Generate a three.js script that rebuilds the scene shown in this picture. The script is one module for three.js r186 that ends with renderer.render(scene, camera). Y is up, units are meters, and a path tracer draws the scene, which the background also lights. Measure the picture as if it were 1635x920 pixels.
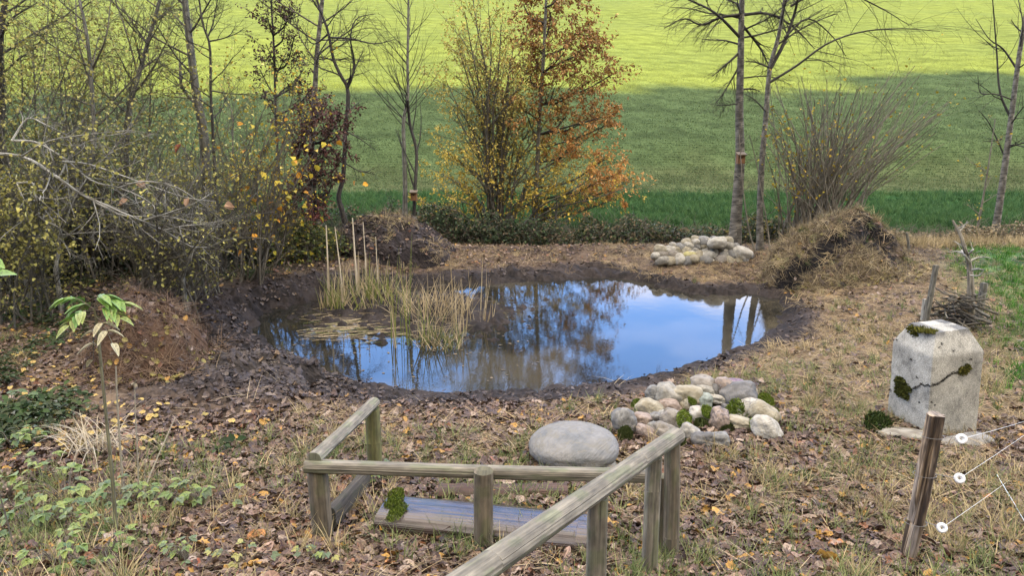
import * as THREE from 'three';
import { mergeGeometries, mergeVertices, toCreasedNormals } from 'three/addons/utils/BufferGeometryUtils.js';

// ---------------------------------------------------------------- camera, sky, sun, exposure
const scene = new THREE.Scene();
const F = 1180, CX = 817.5, CY = 460, PITCH = 14 * Math.PI / 180, EYE = 3.2;
const camera = new THREE.PerspectiveCamera(2 * Math.atan(CY / F) * 180 / Math.PI, 1635 / 920, 0.05, 900);
camera.position.set(0, EYE, 0);
camera.rotation.set(-PITCH, 0, 0);
const renderer = new THREE.WebGLRenderer({ antialias: true });
renderer.setSize(1024, 577);
renderer.toneMapping = THREE.LinearToneMapping;
renderer.toneMappingExposure = 9.2;
renderer.shadowMap.enabled = true;
const SUN = new THREE.Vector3(1.0, Math.tan(21 * Math.PI / 180) * 1.3, 1).normalize();
const sun = new THREE.DirectionalLight(new THREE.Color(1.0, 0.7, 0.13), 5);
sun.name = 'sun';
sun.position.copy(SUN).multiplyScalar(250);
sun.castShadow = true;
sun.shadow.radius = 0.8;
Object.assign(sun.shadow.camera, { left: -220, right: 220, top: 160, bottom: -160, near: 1, far: 800 });
sun.shadow.mapSize.set(4096, 4096);
scene.add(sun, sun.target);

// ---------------------------------------------------------------- random numbers and noise
function rng(seed) { let s = seed >>> 0; return () => { s = (s + 0x6d2b79f5) >>> 0; let t = Math.imul(s ^ (s >>> 15), 1 | s); t = (t + Math.imul(t ^ (t >>> 7), 61 | t)) ^ t; return ((t ^ (t >>> 14)) >>> 0) / 4294967296; }; }
function hash3(x, y, z) { let h = Math.imul(x, 374761393) ^ Math.imul(y, 668265263) ^ Math.imul(z, 1274126177); h = Math.imul(h ^ (h >>> 13), 1274126177); h = Math.imul(h ^ (h >>> 15), 0x2c1b3c6d); return ((h ^ (h >>> 16)) >>> 0) / 4294967296; }
const sm = (t) => t * t * (3 - 2 * t), lerp = (a, b, t) => a + (b - a) * t, clamp = (x, a = 0, b = 1) => Math.min(b, Math.max(a, x));
const step = (a, b, x) => sm(clamp((x - a) / (b - a)));
function noise3(x, y, z, P = 0) {
  const xi = Math.floor(x), yi = Math.floor(y), zi = Math.floor(z), u = sm(x - xi), v = sm(y - yi), w = sm(z - zi);
  const m = P ? (n) => ((n % P) + P) % P : (n) => n, x0 = m(xi), x1 = m(xi + 1), y0 = m(yi), y1 = m(yi + 1);
  const a = lerp(lerp(hash3(x0, y0, zi), hash3(x1, y0, zi), u), lerp(hash3(x0, y1, zi), hash3(x1, y1, zi), u), v);
  const b = lerp(lerp(hash3(x0, y0, zi + 1), hash3(x1, y0, zi + 1), u), lerp(hash3(x0, y1, zi + 1), hash3(x1, y1, zi + 1), u), v);
  return lerp(a, b, w);
}
function fbm(x, y, z = 0, oct = 4, P = 0) { let s = 0, a = 0.5, t = 0; for (let i = 0; i < oct; i++) { s += a * noise3(x, y, z + i * 17, P); t += a; a *= 0.5; x *= 2; y *= 2; z *= 2; P *= 2; } return s / t; }

// ---------------------------------------------------------------- sky
{
  const W = 1024, H = 512, d = new Float32Array(W * H * 4);
  for (let r = 0; r < H; r++) for (let c = 0; c < W; c++) {
    const up = ((r + 0.5) / H - 0.5) * Math.PI, az = ((c + 0.5) / W - 0.5) * 2 * Math.PI;
    const x = Math.cos(up) * Math.cos(az), y = Math.sin(up), z = Math.cos(up) * Math.sin(az), i = (r * W + c) * 4;
    const yy = Math.max(y, 0), k = 1 / (yy + 0.22);
    const cs = Math.max(0, x * SUN.x + y * SUN.y + z * SUN.z), h = Math.pow(1 - yy, 5);
    let col = [lerp(0.21, 0.36, h), lerp(0.48, 0.6, h), lerp(1.1, 1.05, h)];
    const g = Math.pow(cs, 10) * 0.8 + Math.pow(cs, 2) * 0.9;
    col = [col[0] + g * 1.0, col[1] + g * 0.85, col[2] + g * 0.6];
    const n = fbm(x * k * 1.1 + 38.51, z * k * 1.1 + 71.79, 2.3, 6), n2 = fbm(x * k * 3 + 10.4, z * k * 3 + 71.79, 7, 5);
    const a = step(0.44, 0.68, n * 0.8 + n2 * 0.2) * 0.92;
    const lit = 0.85 + 0.45 * n2;
    const cl = [1.5 * lit, 1.27 * lit, 1.02 * lit];
    for (let q = 0; q < 3; q++) d[i + q] = lerp(col[q], cl[q], a) * 0.37;
    d[i + 3] = 1;
  }
  const t = new THREE.DataTexture(d, W, H, THREE.RGBAFormat, THREE.FloatType);
  t.mapping = THREE.EquirectangularReflectionMapping; t.magFilter = t.minFilter = THREE.LinearFilter; t.needsUpdate = true;
  scene.background = t; scene.environment = t;
}

// ---------------------------------------------------------------- places from the picture
const V = (x, y, z) => new THREE.Vector3(x, y, z), cp = Math.cos(PITCH), sp = Math.sin(PITCH);
function ray(px, py) { const a = (px - CX) / F, b = -(py - CY) / F; return V(a, b * cp - sp, -(cp + b * sp)); }
function at(px, py, dist) { const r = ray(px, py); return r.multiplyScalar(dist / -r.z).add(V(0, EYE, 0)); }       // dist: metres ahead
function onPlane(px, py, y = 0) { const r = ray(px, py); return r.multiplyScalar((y - EYE) / r.y).add(V(0, EYE, 0)); }
const pxm = (p) => F / ((-p.z) * cp + (EYE - p.y) * sp);                                                            // pixels a metre at p

// ---------------------------------------------------------------- the lie of the land
const SHORE = [[398, 514], [428, 493], [486, 482], [535, 472], [600, 463], [700, 458], [770, 452], [860, 447], [960, 442], [1010, 445], [1060, 457], [1110, 467], [1160, 470], [1195, 468], [1248, 477], [1266, 494], [1252, 521], [1212, 547], [1150, 570], [1090, 592], [1020, 608], [930, 620], [830, 628], [740, 631], [650, 628], [580, 613], [520, 595], [464, 579], [430, 555], [405, 533]].map(([x, y]) => { const p = onPlane(x, y); return [p.x, p.z]; });
function shoreDist(x, z) {
  let best = 1e9, inside = false;
  for (let i = 0, j = SHORE.length - 1; i < SHORE.length; j = i++) {
    const [ax, az] = SHORE[i], [bx, bz] = SHORE[j], ex = bx - ax, ez = bz - az;
    const t = clamp(((x - ax) * ex + (z - az) * ez) / (ex * ex + ez * ez)), dx = x - ax - ex * t, dz = z - az - ez * t;
    best = Math.min(best, dx * dx + dz * dz);
    if ((az > z) !== (bz > z) && x < ((bx - ax) * (z - az)) / (bz - az) + ax) inside = !inside;
  }
  return inside ? -Math.sqrt(best) : Math.sqrt(best);
}
const PROFILE = [[-70, 2.2], [-12, 1.9], [-3, 1.75], [0, 1.62], [1.8, 1.22], [3.6, 0.82], [5, 0.6], [6.5, 0.43], [8, 0.32], [10, 0.34], [15, 0.36], [15.9, 0.2], [17.2, -0.22], [18.6, -0.12], [20, 0.0], [26, 0.12]];
function profile(d) {
  if (d >= 26) return 0.12 + 0.18 * (d - 26) * step(25, 34, d);
  let i = 0; while (i < PROFILE.length - 2 && PROFILE[i + 1][0] < d) i++;
  const [a, ya] = PROFILE[i], [b, yb] = PROFILE[i + 1], t = clamp((d - a) / (b - a));
  return lerp(ya, yb, t);
}
const ISLE = onPlane(668, 500);
function ground(x, z) {
  const d = -z;
  let h = profile(d) + (d < 22 ? (fbm(x * 0.5 + 40, z * 0.5 + 7, 1, 3) - 0.5) * 0.22 : 0);
  if (d > 5 && d < 16.5 && Math.abs(x) < 7) {
    const s = shoreDist(x, z), rough = (fbm(x * 3.2, z * 3.2, 5, 3) - 0.5);
    if (s < 2.7) {
      const e = s + rough * 0.22;
      const nearSide = step(-10.4, -9.2, z), hs = e < 0 ? -0.01 + Math.max(-0.5, e * 0.5) : lerp(-0.01 + 0.32 * (1 - Math.exp(-e * 3.2)), -0.01 + 0.2 * (1 - Math.exp(-e * 1.6)), nearSide);
      const far = step(-11, -13, z) * step(-3.2, -1.6, x), hf = e < 0 ? hs : 0.005 + 0.13 * e;
      h = Math.min(h, lerp(lerp(hs, hf, far), h, lerp(step(0.7, 1.6, s), step(1.3, 2.6, s), far)));
    }
    if (s < 0) { const q = Math.hypot((x - ISLE.x) / 1.0, (z - ISLE.z) / 0.8); h = Math.max(h, 0.07 - q * 0.085 + rough * 0.06); }
  }
  return h;
}
const gcache = new Map();
function mudness(x, z) {
  const d = -z; if (d < 5 || d > 16.5 || Math.abs(x) > 7.5) return 0;
  const s = shoreDist(x, z); let w = 0.55 + (fbm(x * 0.9, z * 0.9, 9, 3) - 0.5) * 0.9;
  const p = V(x, 0, z);
  w += 1.1 * step(-1.2, -3.4, x) * step(13.5, 9, d) ;
  w += 0.75 * step(2.2, 0.2, x) * step(9.5, 8, d);
  w -= 0.25 * step(1, 3, x);
  return s < 0 ? 1 : 1 - step(w * 0.6, w * 1.25 + 0.15, s);
}
function clods(x, z) { const a = Math.abs(fbm(x * 5.5, z * 5.5, 3, 4) - 0.5) * 2, b = noise3(x * 12, z * 12, 8), c = noise3(x * 23, z * 23, 4); return a * 0.12 + b * b * 0.06 + c * 0.03; }
// heaps of dug earth: [picture x, picture y of the foot, metres ahead, half width, half depth, height, noise seed]
const HEAPS = [
  { name: 'back', c: at(622, 400, 14.6), rx: 1.35, rz: 0.9, h: 0.72, seed: 3, skew: 0.25 },
  { name: 'right', c: at(1352, 420, 12.7), rx: 1.4, rz: 1.05, h: 1.1, seed: 8, skew: 0.1 },
  { name: 'left', c: at(238, 570, 7.7), rx: 0.75, rz: 0.9, h: 0.72, seed: 15, skew: 0.0 },
  { name: 'slump', c: at(370, 595, 7.6), rx: 0.95, rz: 0.75, h: 0.24, seed: 22, skew: 0 },
];
for (const m of HEAPS) m.base = ground(m.c.x, m.c.z);
function heapRise(m, x, z) {
  const dx = (x - m.c.x) / m.rx, dz = (z - m.c.z) / m.rz;
  const w = 1 + (fbm(dx * 1.6 + m.seed, dz * 1.6, m.seed, 3) - 0.5) * 0.7, q = Math.hypot(dx, dz) / w;
  if (q > 1.25) return -0.9;
  let dent = 0;
  if (m.seed === 8) dent = 0.34 * Math.exp(-(((x - m.c.x - 0.22) / 0.33) ** 2) - ((z - m.c.z - 0.42) / 0.3) ** 2) + 0.1 * Math.exp(-(((z - m.c.z - 0.55 - 0.1 * (x - m.c.x)) / 0.14) ** 2)) * step(0.1, -0.2, x - m.c.x);
  const bump = Math.pow(Math.max(0, 1 - q * q * 0.9), 1.35) * m.h;
  return bump - dent + ((fbm(x * 2.6, z * 2.6, m.seed, 4) - 0.5) * 0.42 + (fbm(x * 9, z * 9, m.seed, 3) - 0.5) * 0.16) * Math.min(1, bump * 3) - step(0.85, 1.2, q) * 0.7;
}
const clodShare = (x, z) => { const m = mudness(x, z), near = z > -10.4 && z < -6 && Math.abs(x) < 5 ? 0.45 * step(0.9, 0.1, Math.abs(shoreDist(x, z))) : 0; return (0.25 + 0.9 * m) * (1 - near); };
function top(x, z) {                                             // whatever one would stand on there
  let h = ground(x, z) + clods(x, z) * clodShare(x, z) * (z > -19 ? 1 : 0);
  for (const m of HEAPS) if (Math.abs(x - m.c.x) < m.rx * 1.7 && Math.abs(z - m.c.z) < m.rz * 1.7) h = Math.max(h, m.base + heapRise(m, x, z) + clods(x * 1.3, z * 1.3) * 0.6);
  return h;
}
function foot(px, py) {                                          // where the ray through a picture point meets the land
  const r = ray(px, py), o = V(0, EYE, 0); let t = 1;
  for (let i = 0; i < 4000; i++) { t += 0.02; const p = o.clone().addScaledVector(r, t); if (p.y < top(p.x, p.z)) return p; }
  return o.addScaledVector(r, t);
}

// ---------------------------------------------------------------- meshes
class MB {                                                       // gathers tubes, leaves and blades into one mesh
  constructor() { this.p = []; this.n = []; this.u = []; this.c = []; this.i = []; }
  v(p, n, u, v, c) { this.p.push(p.x, p.y, p.z); this.n.push(n.x, n.y, n.z); this.u.push(u, v); this.c.push(c[0], c[1], c[2]); return this.p.length / 3 - 1; }
  tube(pts, rad, sides = 5, c = [1, 1, 1], cap = true) {
    const t = V(), a = V(), b = V(), n = V(), N = pts.length; let v = 0, start = this.p.length / 3;
    for (let k = 0; k < N; k++) {
      t.subVectors(pts[Math.min(N - 1, k + 1)], pts[Math.max(0, k - 1)]).normalize();
      if (k === 0) { a.set(Math.abs(t.y) > 0.9 ? 1 : 0, Math.abs(t.y) > 0.9 ? 0 : 1, 0).cross(t).normalize(); } else { a.addScaledVector(t, -a.dot(t)).normalize(); v += pts[k].distanceTo(pts[k - 1]); }
      b.crossVectors(t, a);
      const r = typeof rad === 'function' ? rad(k / (N - 1)) : rad[k];
      for (let s = 0; s <= sides; s++) {
        const g = s / sides * Math.PI * 2; n.copy(a).multiplyScalar(Math.cos(g)).addScaledVector(b, Math.sin(g));
        this.v(pts[k].clone().addScaledVector(n, r), n, s / sides * Math.max(1, Math.round(r * 12)), v * 2, c);
      }
    }
    const w = sides + 1;
    for (let k = 0; k < N - 1; k++) for (let s = 0; s < sides; s++) { const q = start + k * w + s; this.i.push(q, q + 1, q + w, q + 1, q + w + 1, q + w); }
    if (cap) { const m = this.v(pts[N - 1], t, 0.5, v * 2, c); for (let s = 0; s < sides; s++) this.i.push(m, start + (N - 1) * w + s, start + (N - 1) * w + s + 1); }
    return this;
  }
  leaf(p, dir, nrm, len, wid, c, fold = 0.25) {                  // a folded leaf of four faces
    const side = V().crossVectors(dir, nrm).normalize(), up = V().crossVectors(side, dir).normalize();
    const f = wid * fold, tip = p.clone().addScaledVector(dir, len).addScaledVector(up, -len * 0.16), P = (t, w, h) => p.clone().addScaledVector(dir, len * t).addScaledVector(side, wid * w).addScaledVector(up, h);
    const nl = up.clone().addScaledVector(side, -fold * 1.5).normalize(), nr = up.clone().addScaledVector(side, fold * 1.5).normalize();
    const a = this.v(p, up, 0.5, 0, c), t = this.v(tip, up, 0.5, 1, c), l1 = this.v(P(0.3, 0.47, f), nl, 0, 0.3, c), l2 = this.v(P(0.68, 0.38, f * 0.7), nl, 0.1, 0.7, c), r1 = this.v(P(0.3, -0.47, f), nr, 1, 0.3, c), r2 = this.v(P(0.68, -0.38, f * 0.7), nr, 0.9, 0.7, c);
    this.i.push(a, l1, t, l1, l2, t, a, t, r1, r1, t, r2);
    return this;
  }
  blade(p, dir, len, wid, bend, c, segs = 3, az = 0) {           // a grass blade that arches over
    const side = V(Math.cos(az), 0, Math.sin(az)), q = p.clone(), d = dir.clone().normalize(); let prev = null;
    const n = V().crossVectors(side, d).normalize();
    for (let k = 0; k <= segs; k++) {
      const t = k / segs, w = wid * (1 - t * t * 0.9) * 0.5;
      const a = this.v(q.clone().addScaledVector(side, w), n, 0, t, c), b = this.v(q.clone().addScaledVector(side, -w), n, 1, t, c);
      if (prev) this.i.push(prev[0], a, prev[1], prev[1], a, b);
      prev = [a, b]; d.y -= bend / segs; d.normalize(); q.addScaledVector(d, len / segs);
    }
    return this;
  }
  geo(base) {
    const g = new THREE.BufferGeometry(), p = new Float32Array(this.p);
    if (base) for (let k = 0; k < p.length; k += 3) { p[k] -= base.x; p[k + 1] -= base.y; p[k + 2] -= base.z; }
    g.setAttribute('position', new THREE.BufferAttribute(p, 3)); g.setAttribute('normal', new THREE.Float32BufferAttribute(this.n, 3));
    g.setAttribute('uv', new THREE.Float32BufferAttribute(this.u, 2)); g.setAttribute('color', new THREE.Float32BufferAttribute(this.c, 3)); g.setIndex(this.i);
    return g;
  }
}
const taken = new Map();
function numbered(n) { const k = taken.get(n) ?? -1; taken.set(n, k + 1); return k < 0 ? n : `${n}_${String(k + 1).padStart(3, '0')}`; }
function tag(o, label, category, group, kind) { o.userData.label = label; if (category) o.userData.category = category; if (group) o.userData.group = group; if (kind) o.userData.kind = kind; return o; }
function thing(name, label, category, p, group) { const o = new THREE.Group(); o.name = numbered(name); o.position.copy(p); scene.add(o); return tag(o, label, category, group); }
function mesh(name, g, m, parent = scene) { const o = new THREE.Mesh(g, m); o.name = parent === scene ? numbered(name) : name; o.castShadow = o.receiveShadow = true; parent.add(o); return o; }
function part(parent, name, mb, m) { let b = V(), q = parent; while (q && q !== scene) { b.add(q.position); q = q.parent; } return mesh(name, mb.geo(b), m, parent); }
function scatter(name, g, m, list, label, category, parent = scene) {   // list of [matrix, colour]
  const o = new THREE.InstancedMesh(g, m, list.length); o.name = parent === scene ? numbered(name) : name; o.castShadow = o.receiveShadow = true;
  list.forEach(([mt, c], k) => { o.setMatrixAt(k, mt); if (c) o.setColorAt(k, c); });
  o.frustumCulled = false; parent.add(o); return tag(o, label, category, null, 'stuff');
}

// ---------------------------------------------------------------- materials
function tex(n, fn, srgb = true, rep = 1) {
  const d = new Uint8Array(n * n * 4);
  for (let y = 0; y < n; y++) for (let x = 0; x < n; x++) { const c = fn(x / n, y / n), i = (y * n + x) * 4; for (let q = 0; q < 3; q++) d[i + q] = clamp(Array.isArray(c) ? c[q] : c) * 255; d[i + 3] = 255; }
  const t = new THREE.DataTexture(d, n, n); t.wrapS = t.wrapT = THREE.RepeatWrapping; t.magFilter = THREE.LinearFilter; t.minFilter = THREE.LinearMipmapLinearFilter; t.generateMipmaps = true;
  if (srgb) t.colorSpace = THREE.SRGBColorSpace; t.repeat.set(rep, rep); t.needsUpdate = true; return t;
}
const mixc2 = (a, b, t) => [lerp(a[0], b[0], t), lerp(a[1], b[1], t), lerp(a[2], b[2], t)];
const T = {
  soil: tex(512, (u, v) => { const a = fbm(u * 8, v * 8, 1, 6, 8), b = fbm(u * 64, v * 64, 4, 2, 64); const k = 0.35 + a * 0.9 + (b - 0.5) * 0.6; return [k, k * 0.98, k * 0.96]; }),
  soilH: tex(512, (u, v) => fbm(u * 12, v * 12, 11, 6, 12) * 0.7 + fbm(u * 70, v * 70, 5, 2, 70) * 0.3, false),
  bark: tex(256, (u, v) => { const a = fbm(u * 10, v * 5, 2, 5, 10), b = noise3(u * 24, v * 3, 7, 24); const k = 0.4 + a * 0.6 + (b - 0.5) * 0.3; return [k, k, k * 0.97]; }),
  barkH: tex(256, (u, v) => fbm(u * 16, v * 6, 3, 4, 16), false),
  birch: tex(256, (u, v) => { const a = fbm(u * 3, v * 40, 2, 3, 40), b = fbm(u * 5, v * 5, 6, 4, 5), k = 0.72 + (b - 0.5) * 0.7 - (a > 0.6 ? (a - 0.6) * 2.4 : 0); return [k, k * 0.99, k * 0.95]; }),
  wood: tex(512, (u, v) => { const g = fbm(u * 60, v * 3, 1, 4, 60), l = fbm(u * 10, v * 10, 5, 5, 10), c = fbm(u * 22, v * 16, 9, 4, 22); let k = 0.66 + (g - 0.5) * 0.3 + (c - 0.5) * 0.36; const m = step(0.5, 0.68, l); return [lerp(k, k * 0.9, m), lerp(k * 0.98, k * 0.93, m), lerp(k * 0.92, k * 0.8, m)]; }),
  woodH: tex(512, (u, v) => fbm(u * 48, v * 2, 1, 4, 48) * 0.8 + (noise3(u * 30, v * 1.0, 6, 30) > 0.82 ? -0.3 : 0.1), false),
  split: tex(256, (u, v) => { const a = fbm(u * 14, v * 3, 12, 4, 14), b = fbm(u * 40, v * 4, 2, 3, 40); const q = mixc2([0.2, 0.165, 0.135], [0.7, 0.63, 0.53], step(0.36, 0.7, a * 0.7 + b * 0.3)), gr = step(0.5, 0.6, fbm(u * 6, v * 2, 21, 4, 6)) * 0.6, n = 0.8 + 0.4 * noise3(u * 90, v * 30, 3, 90); return mixc2(q, [0.62, 0.6, 0.57], gr).map((x) => x * n); }),
  granite: tex(512, (u, v) => { const s = hash3(Math.floor(u * 230), Math.floor(v * 230), 3), s2 = noise3(u * 120, v * 120, 5, 120), p = fbm(u * 5, v * 5, 8, 5, 5); let k = 0.7 + (s - 0.5) * 0.22 + (s2 - 0.5) * 0.18 + (p - 0.5) * 0.25 - step(0.56, 0.72, fbm(u * 14, v * 9, 31, 4, 14)) * 0.09; return [k, k * 0.995, k * 0.965]; }),
  stoneH: tex(256, (u, v) => fbm(u * 14, v * 14, 2, 5, 14), false),
  crop: tex(1024, (u, v) => { const w = fbm(u * 5, v * 5, 3, 4, 5), n = fbm(u * 110, v * 150, 5, 3, 110), row = 0.5 + 0.5 * Math.sin((v * 26 + (fbm(u * 8, v * 8, 9, 3, 8) - 0.5) * 0.7) * Math.PI * 2); const k = 0.8 + (n - 0.5) * 0.55 + (w - 0.5) * 0.4 + (row - 0.5) * 0.05; return [k * 0.98, k, k * 0.92]; }),
  leaf: tex(128, (u, v) => { const vein = Math.abs(u - 0.5) < 0.03 ? 0.25 : 0, s = Math.abs(((v * 6 + Math.abs(u - 0.5) * 3) % 1) - 0.5) < 0.06 ? 0.12 : 0, n = fbm(u * 9, v * 9, 4, 4, 9); const k = 0.55 + n * 0.55 + vein + s; return [k, k * 0.98, k * 0.95]; }),
};
const std = (o) => new THREE.MeshStandardMaterial({ roughness: 0.9, ...o });
const phy = (o) => new THREE.MeshPhysicalMaterial({ roughness: 0.9, ...o });
const C = (r, g, b) => new THREE.Color().setRGB(r, g, b);
const bark = (r, g, b, t = T.bark, h = 0.012) => std({ color: C(r, g, b), map: t, bumpMap: T.barkH, bumpScale: h, roughness: 0.95 });
const tris = () => { let n = 0, k = 0; scene.traverse((o) => { if (o.isMesh) { const t = (o.geometry.index ? o.geometry.index.count : o.geometry.attributes.position.count) / 3; if (o.isInstancedMesh) k += o.count; else n += t; } }); return [n | 0, k]; };
const M = {
  soil: phy({ vertexColors: true, map: T.soil, bumpMap: T.soilH, bumpScale: 0.03, roughness: 0.85, specularIntensity: 0.4 }),
  mud: phy({ vertexColors: true, map: T.soil, bumpMap: T.soilH, bumpScale: 0.035, roughness: 0.8, specularIntensity: 0.35 }),
  field: phy({ vertexColors: true, map: T.crop, roughness: 1, specularIntensity: 0.03 }),
  barkDark: bark(0.085, 0.075, 0.065), barkGrey: bark(0.27, 0.26, 0.22), barkBrown: bark(0.24, 0.215, 0.17), barkPale: bark(0.66, 0.65, 0.59, T.bark, 0.004), barkPoplar: bark(0.34, 0.32, 0.28, T.birch, 0.01), barkHazel: bark(0.38, 0.34, 0.27),
  leaf: phy({ vertexColors: true, side: THREE.DoubleSide, roughness: 0.75, transmission: 0.35, thickness: 0, specularIntensity: 0.4 }),
  litter: std({ side: THREE.DoubleSide, map: T.leaf, vertexColors: false, roughness: 0.62 }),
  grass: phy({ side: THREE.DoubleSide, vertexColors: true, roughness: 0.8, transmission: 0.25, thickness: 0, specularIntensity: 0.3 }),
  moss: std({ vertexColors: true, side: THREE.DoubleSide, roughness: 1 }),
  wood: std({ color: C(0.36, 0.335, 0.28), map: T.wood, bumpMap: T.woodH, bumpScale: 0.006, roughness: 0.85 }),
  woodPost: std({ color: C(0.29, 0.25, 0.19), map: T.wood, bumpMap: T.woodH, bumpScale: 0.008, roughness: 0.9 }),
  stone: std({ vertexColors: true, color: C(0.84, 0.83, 0.78), bumpMap: T.stoneH, bumpScale: 0.006, roughness: 0.75 }),
  granite: std({ vertexColors: true, color: C(0.7, 0.7, 0.67), map: T.granite, bumpMap: T.stoneH, bumpScale: 0.004, roughness: 0.9 }),
};
// ---------------------------------------------------------------- ground, field, hill, water
const mixc = (a, b, t) => [lerp(a[0], b[0], t), lerp(a[1], b[1], t), lerp(a[2], b[2], t)];
function greenness(x, z) {                                       // short grass showing through
  const d = -z; let g = step(19.3, 20.6, d);
  const n = (fbm(x * 0.7 + 5, z * 0.7, 31, 3) - 0.5) * 2.2;
  g = Math.max(g, step(0, 1.3, x + n * 0.5 - lerp(4.6, 8.0, clamp((d - 7) / 7)) - step(14.6, 15.4, d) * 9) * step(4.5, 6.5, d));
  return clamp(g);
}
function groundColor(x, z) {
  const d = -z, n = fbm(x * 1.3, z * 1.3, 21, 4), n2 = fbm(x * 6, z * 6, 23, 3);
  let c = mixc([0.1, 0.07, 0.045], [0.19, 0.135, 0.08], n);
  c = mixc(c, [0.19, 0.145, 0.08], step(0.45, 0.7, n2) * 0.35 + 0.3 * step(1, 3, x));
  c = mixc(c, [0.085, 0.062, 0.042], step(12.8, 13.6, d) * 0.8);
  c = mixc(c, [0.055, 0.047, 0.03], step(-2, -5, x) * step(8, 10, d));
  const m = mudness(x, z); c = mixc(c, mixc([0.024, 0.02, 0.0195], [0.062, 0.052, 0.05], n2), m);
  const s = d > 5 && d < 16.5 && Math.abs(x) < 7 ? shoreDist(x, z) : 9;
  c = mixc(c, [0.025, 0.021, 0.019], step(0.5, 0.05, s + (n2 - 0.5) * 0.3) * 0.75);
  c = mixc(c, mixc([0.03, 0.11, 0.018], [0.07, 0.17, 0.03], n2), greenness(x, z) * 0.85);
  return c;
}
function sheet(xs, ds, h, color, uvScale) {
  const W = xs[0].length, g = new THREE.BufferGeometry(), p = [], c = [], u = [], i = [];
  ds.forEach((d, r) => xs[r].forEach((x) => { p.push(x, h(x, -d), -d); c.push(...color(x, -d)); u.push(x * uvScale, d * uvScale); }));
  for (let r = 0; r < ds.length - 1; r++) for (let k = 0; k < W - 1; k++) { const a = r * W + k; i.push(a, a + 1, a + W, a + 1, a + W + 1, a + W); }
  g.setAttribute('position', new THREE.Float32BufferAttribute(p, 3)); g.setAttribute('color', new THREE.Float32BufferAttribute(c, 3)); g.setAttribute('uv', new THREE.Float32BufferAttribute(u, 2)); g.setIndex(i); g.computeVertexNormals(); return g;
}
const ds = [-70, -50, -30, -18, -10, -6, -3, -1.5]; for (let d = -0.5; d < 21.2; d += 0.03 + Math.max(0, d) * 0.0035) ds.push(d); ds.push(21.3);
const wide = ds.map((d) => { const w = 2.6 + Math.max(0, d) * 0.78, a = []; for (const k of [-180, -90, -50, -30, -20]) a.push(k); for (let k = -210; k <= 210; k++) a.push(k / 210 * w); for (const k of [20, 30, 50, 90, 180]) a.push(k); return a; });
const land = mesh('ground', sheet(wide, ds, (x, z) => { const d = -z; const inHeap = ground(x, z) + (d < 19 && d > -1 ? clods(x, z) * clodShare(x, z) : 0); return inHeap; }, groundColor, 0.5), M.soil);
tag(land, 'trampled brown ground with leaf litter and churned mud round the pond', 'ground', null, 'structure');

function fieldColor(x, z) {
  const d = -z, n = fbm(x * 0.12, z * 0.12, 41, 4), n2 = fbm(x * 0.5, z * 0.5, 43, 3);
  let c = mixc([0.08, 0.115, 0.058], [0.106, 0.143, 0.062], n);
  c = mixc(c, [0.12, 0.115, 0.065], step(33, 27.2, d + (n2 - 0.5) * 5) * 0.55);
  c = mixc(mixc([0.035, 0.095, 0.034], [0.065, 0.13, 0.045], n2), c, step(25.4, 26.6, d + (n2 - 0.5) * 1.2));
  c = mixc(c, [0.30, 0.44, 0.05], 0);
  return c;
}
const fd = [21.2]; for (let d = 21.5; d < 60; d += 0.35) fd.push(d); for (let d = 60; d < 340; d *= 1.035) fd.push(d);
const fx = fd.map((d) => { const a = [-200, -140, -90]; const w = 8 + d * 0.8; const n = 100; if (w > 85) { for (let k = -n; k <= n; k++) a.push(k / n * Math.min(w, 85) ); } else for (let k = -n; k <= n; k++) a.push(k / n * w); a.push(90, 140, 200); return a; });
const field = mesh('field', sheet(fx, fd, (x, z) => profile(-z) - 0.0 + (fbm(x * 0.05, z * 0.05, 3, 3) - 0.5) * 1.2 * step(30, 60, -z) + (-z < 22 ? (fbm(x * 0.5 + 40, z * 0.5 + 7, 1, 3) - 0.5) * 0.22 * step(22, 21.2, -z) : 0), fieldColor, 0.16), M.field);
tag(field, 'sloping field of young green crop, sunlit above and shaded below', 'field', null, 'structure');

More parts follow.
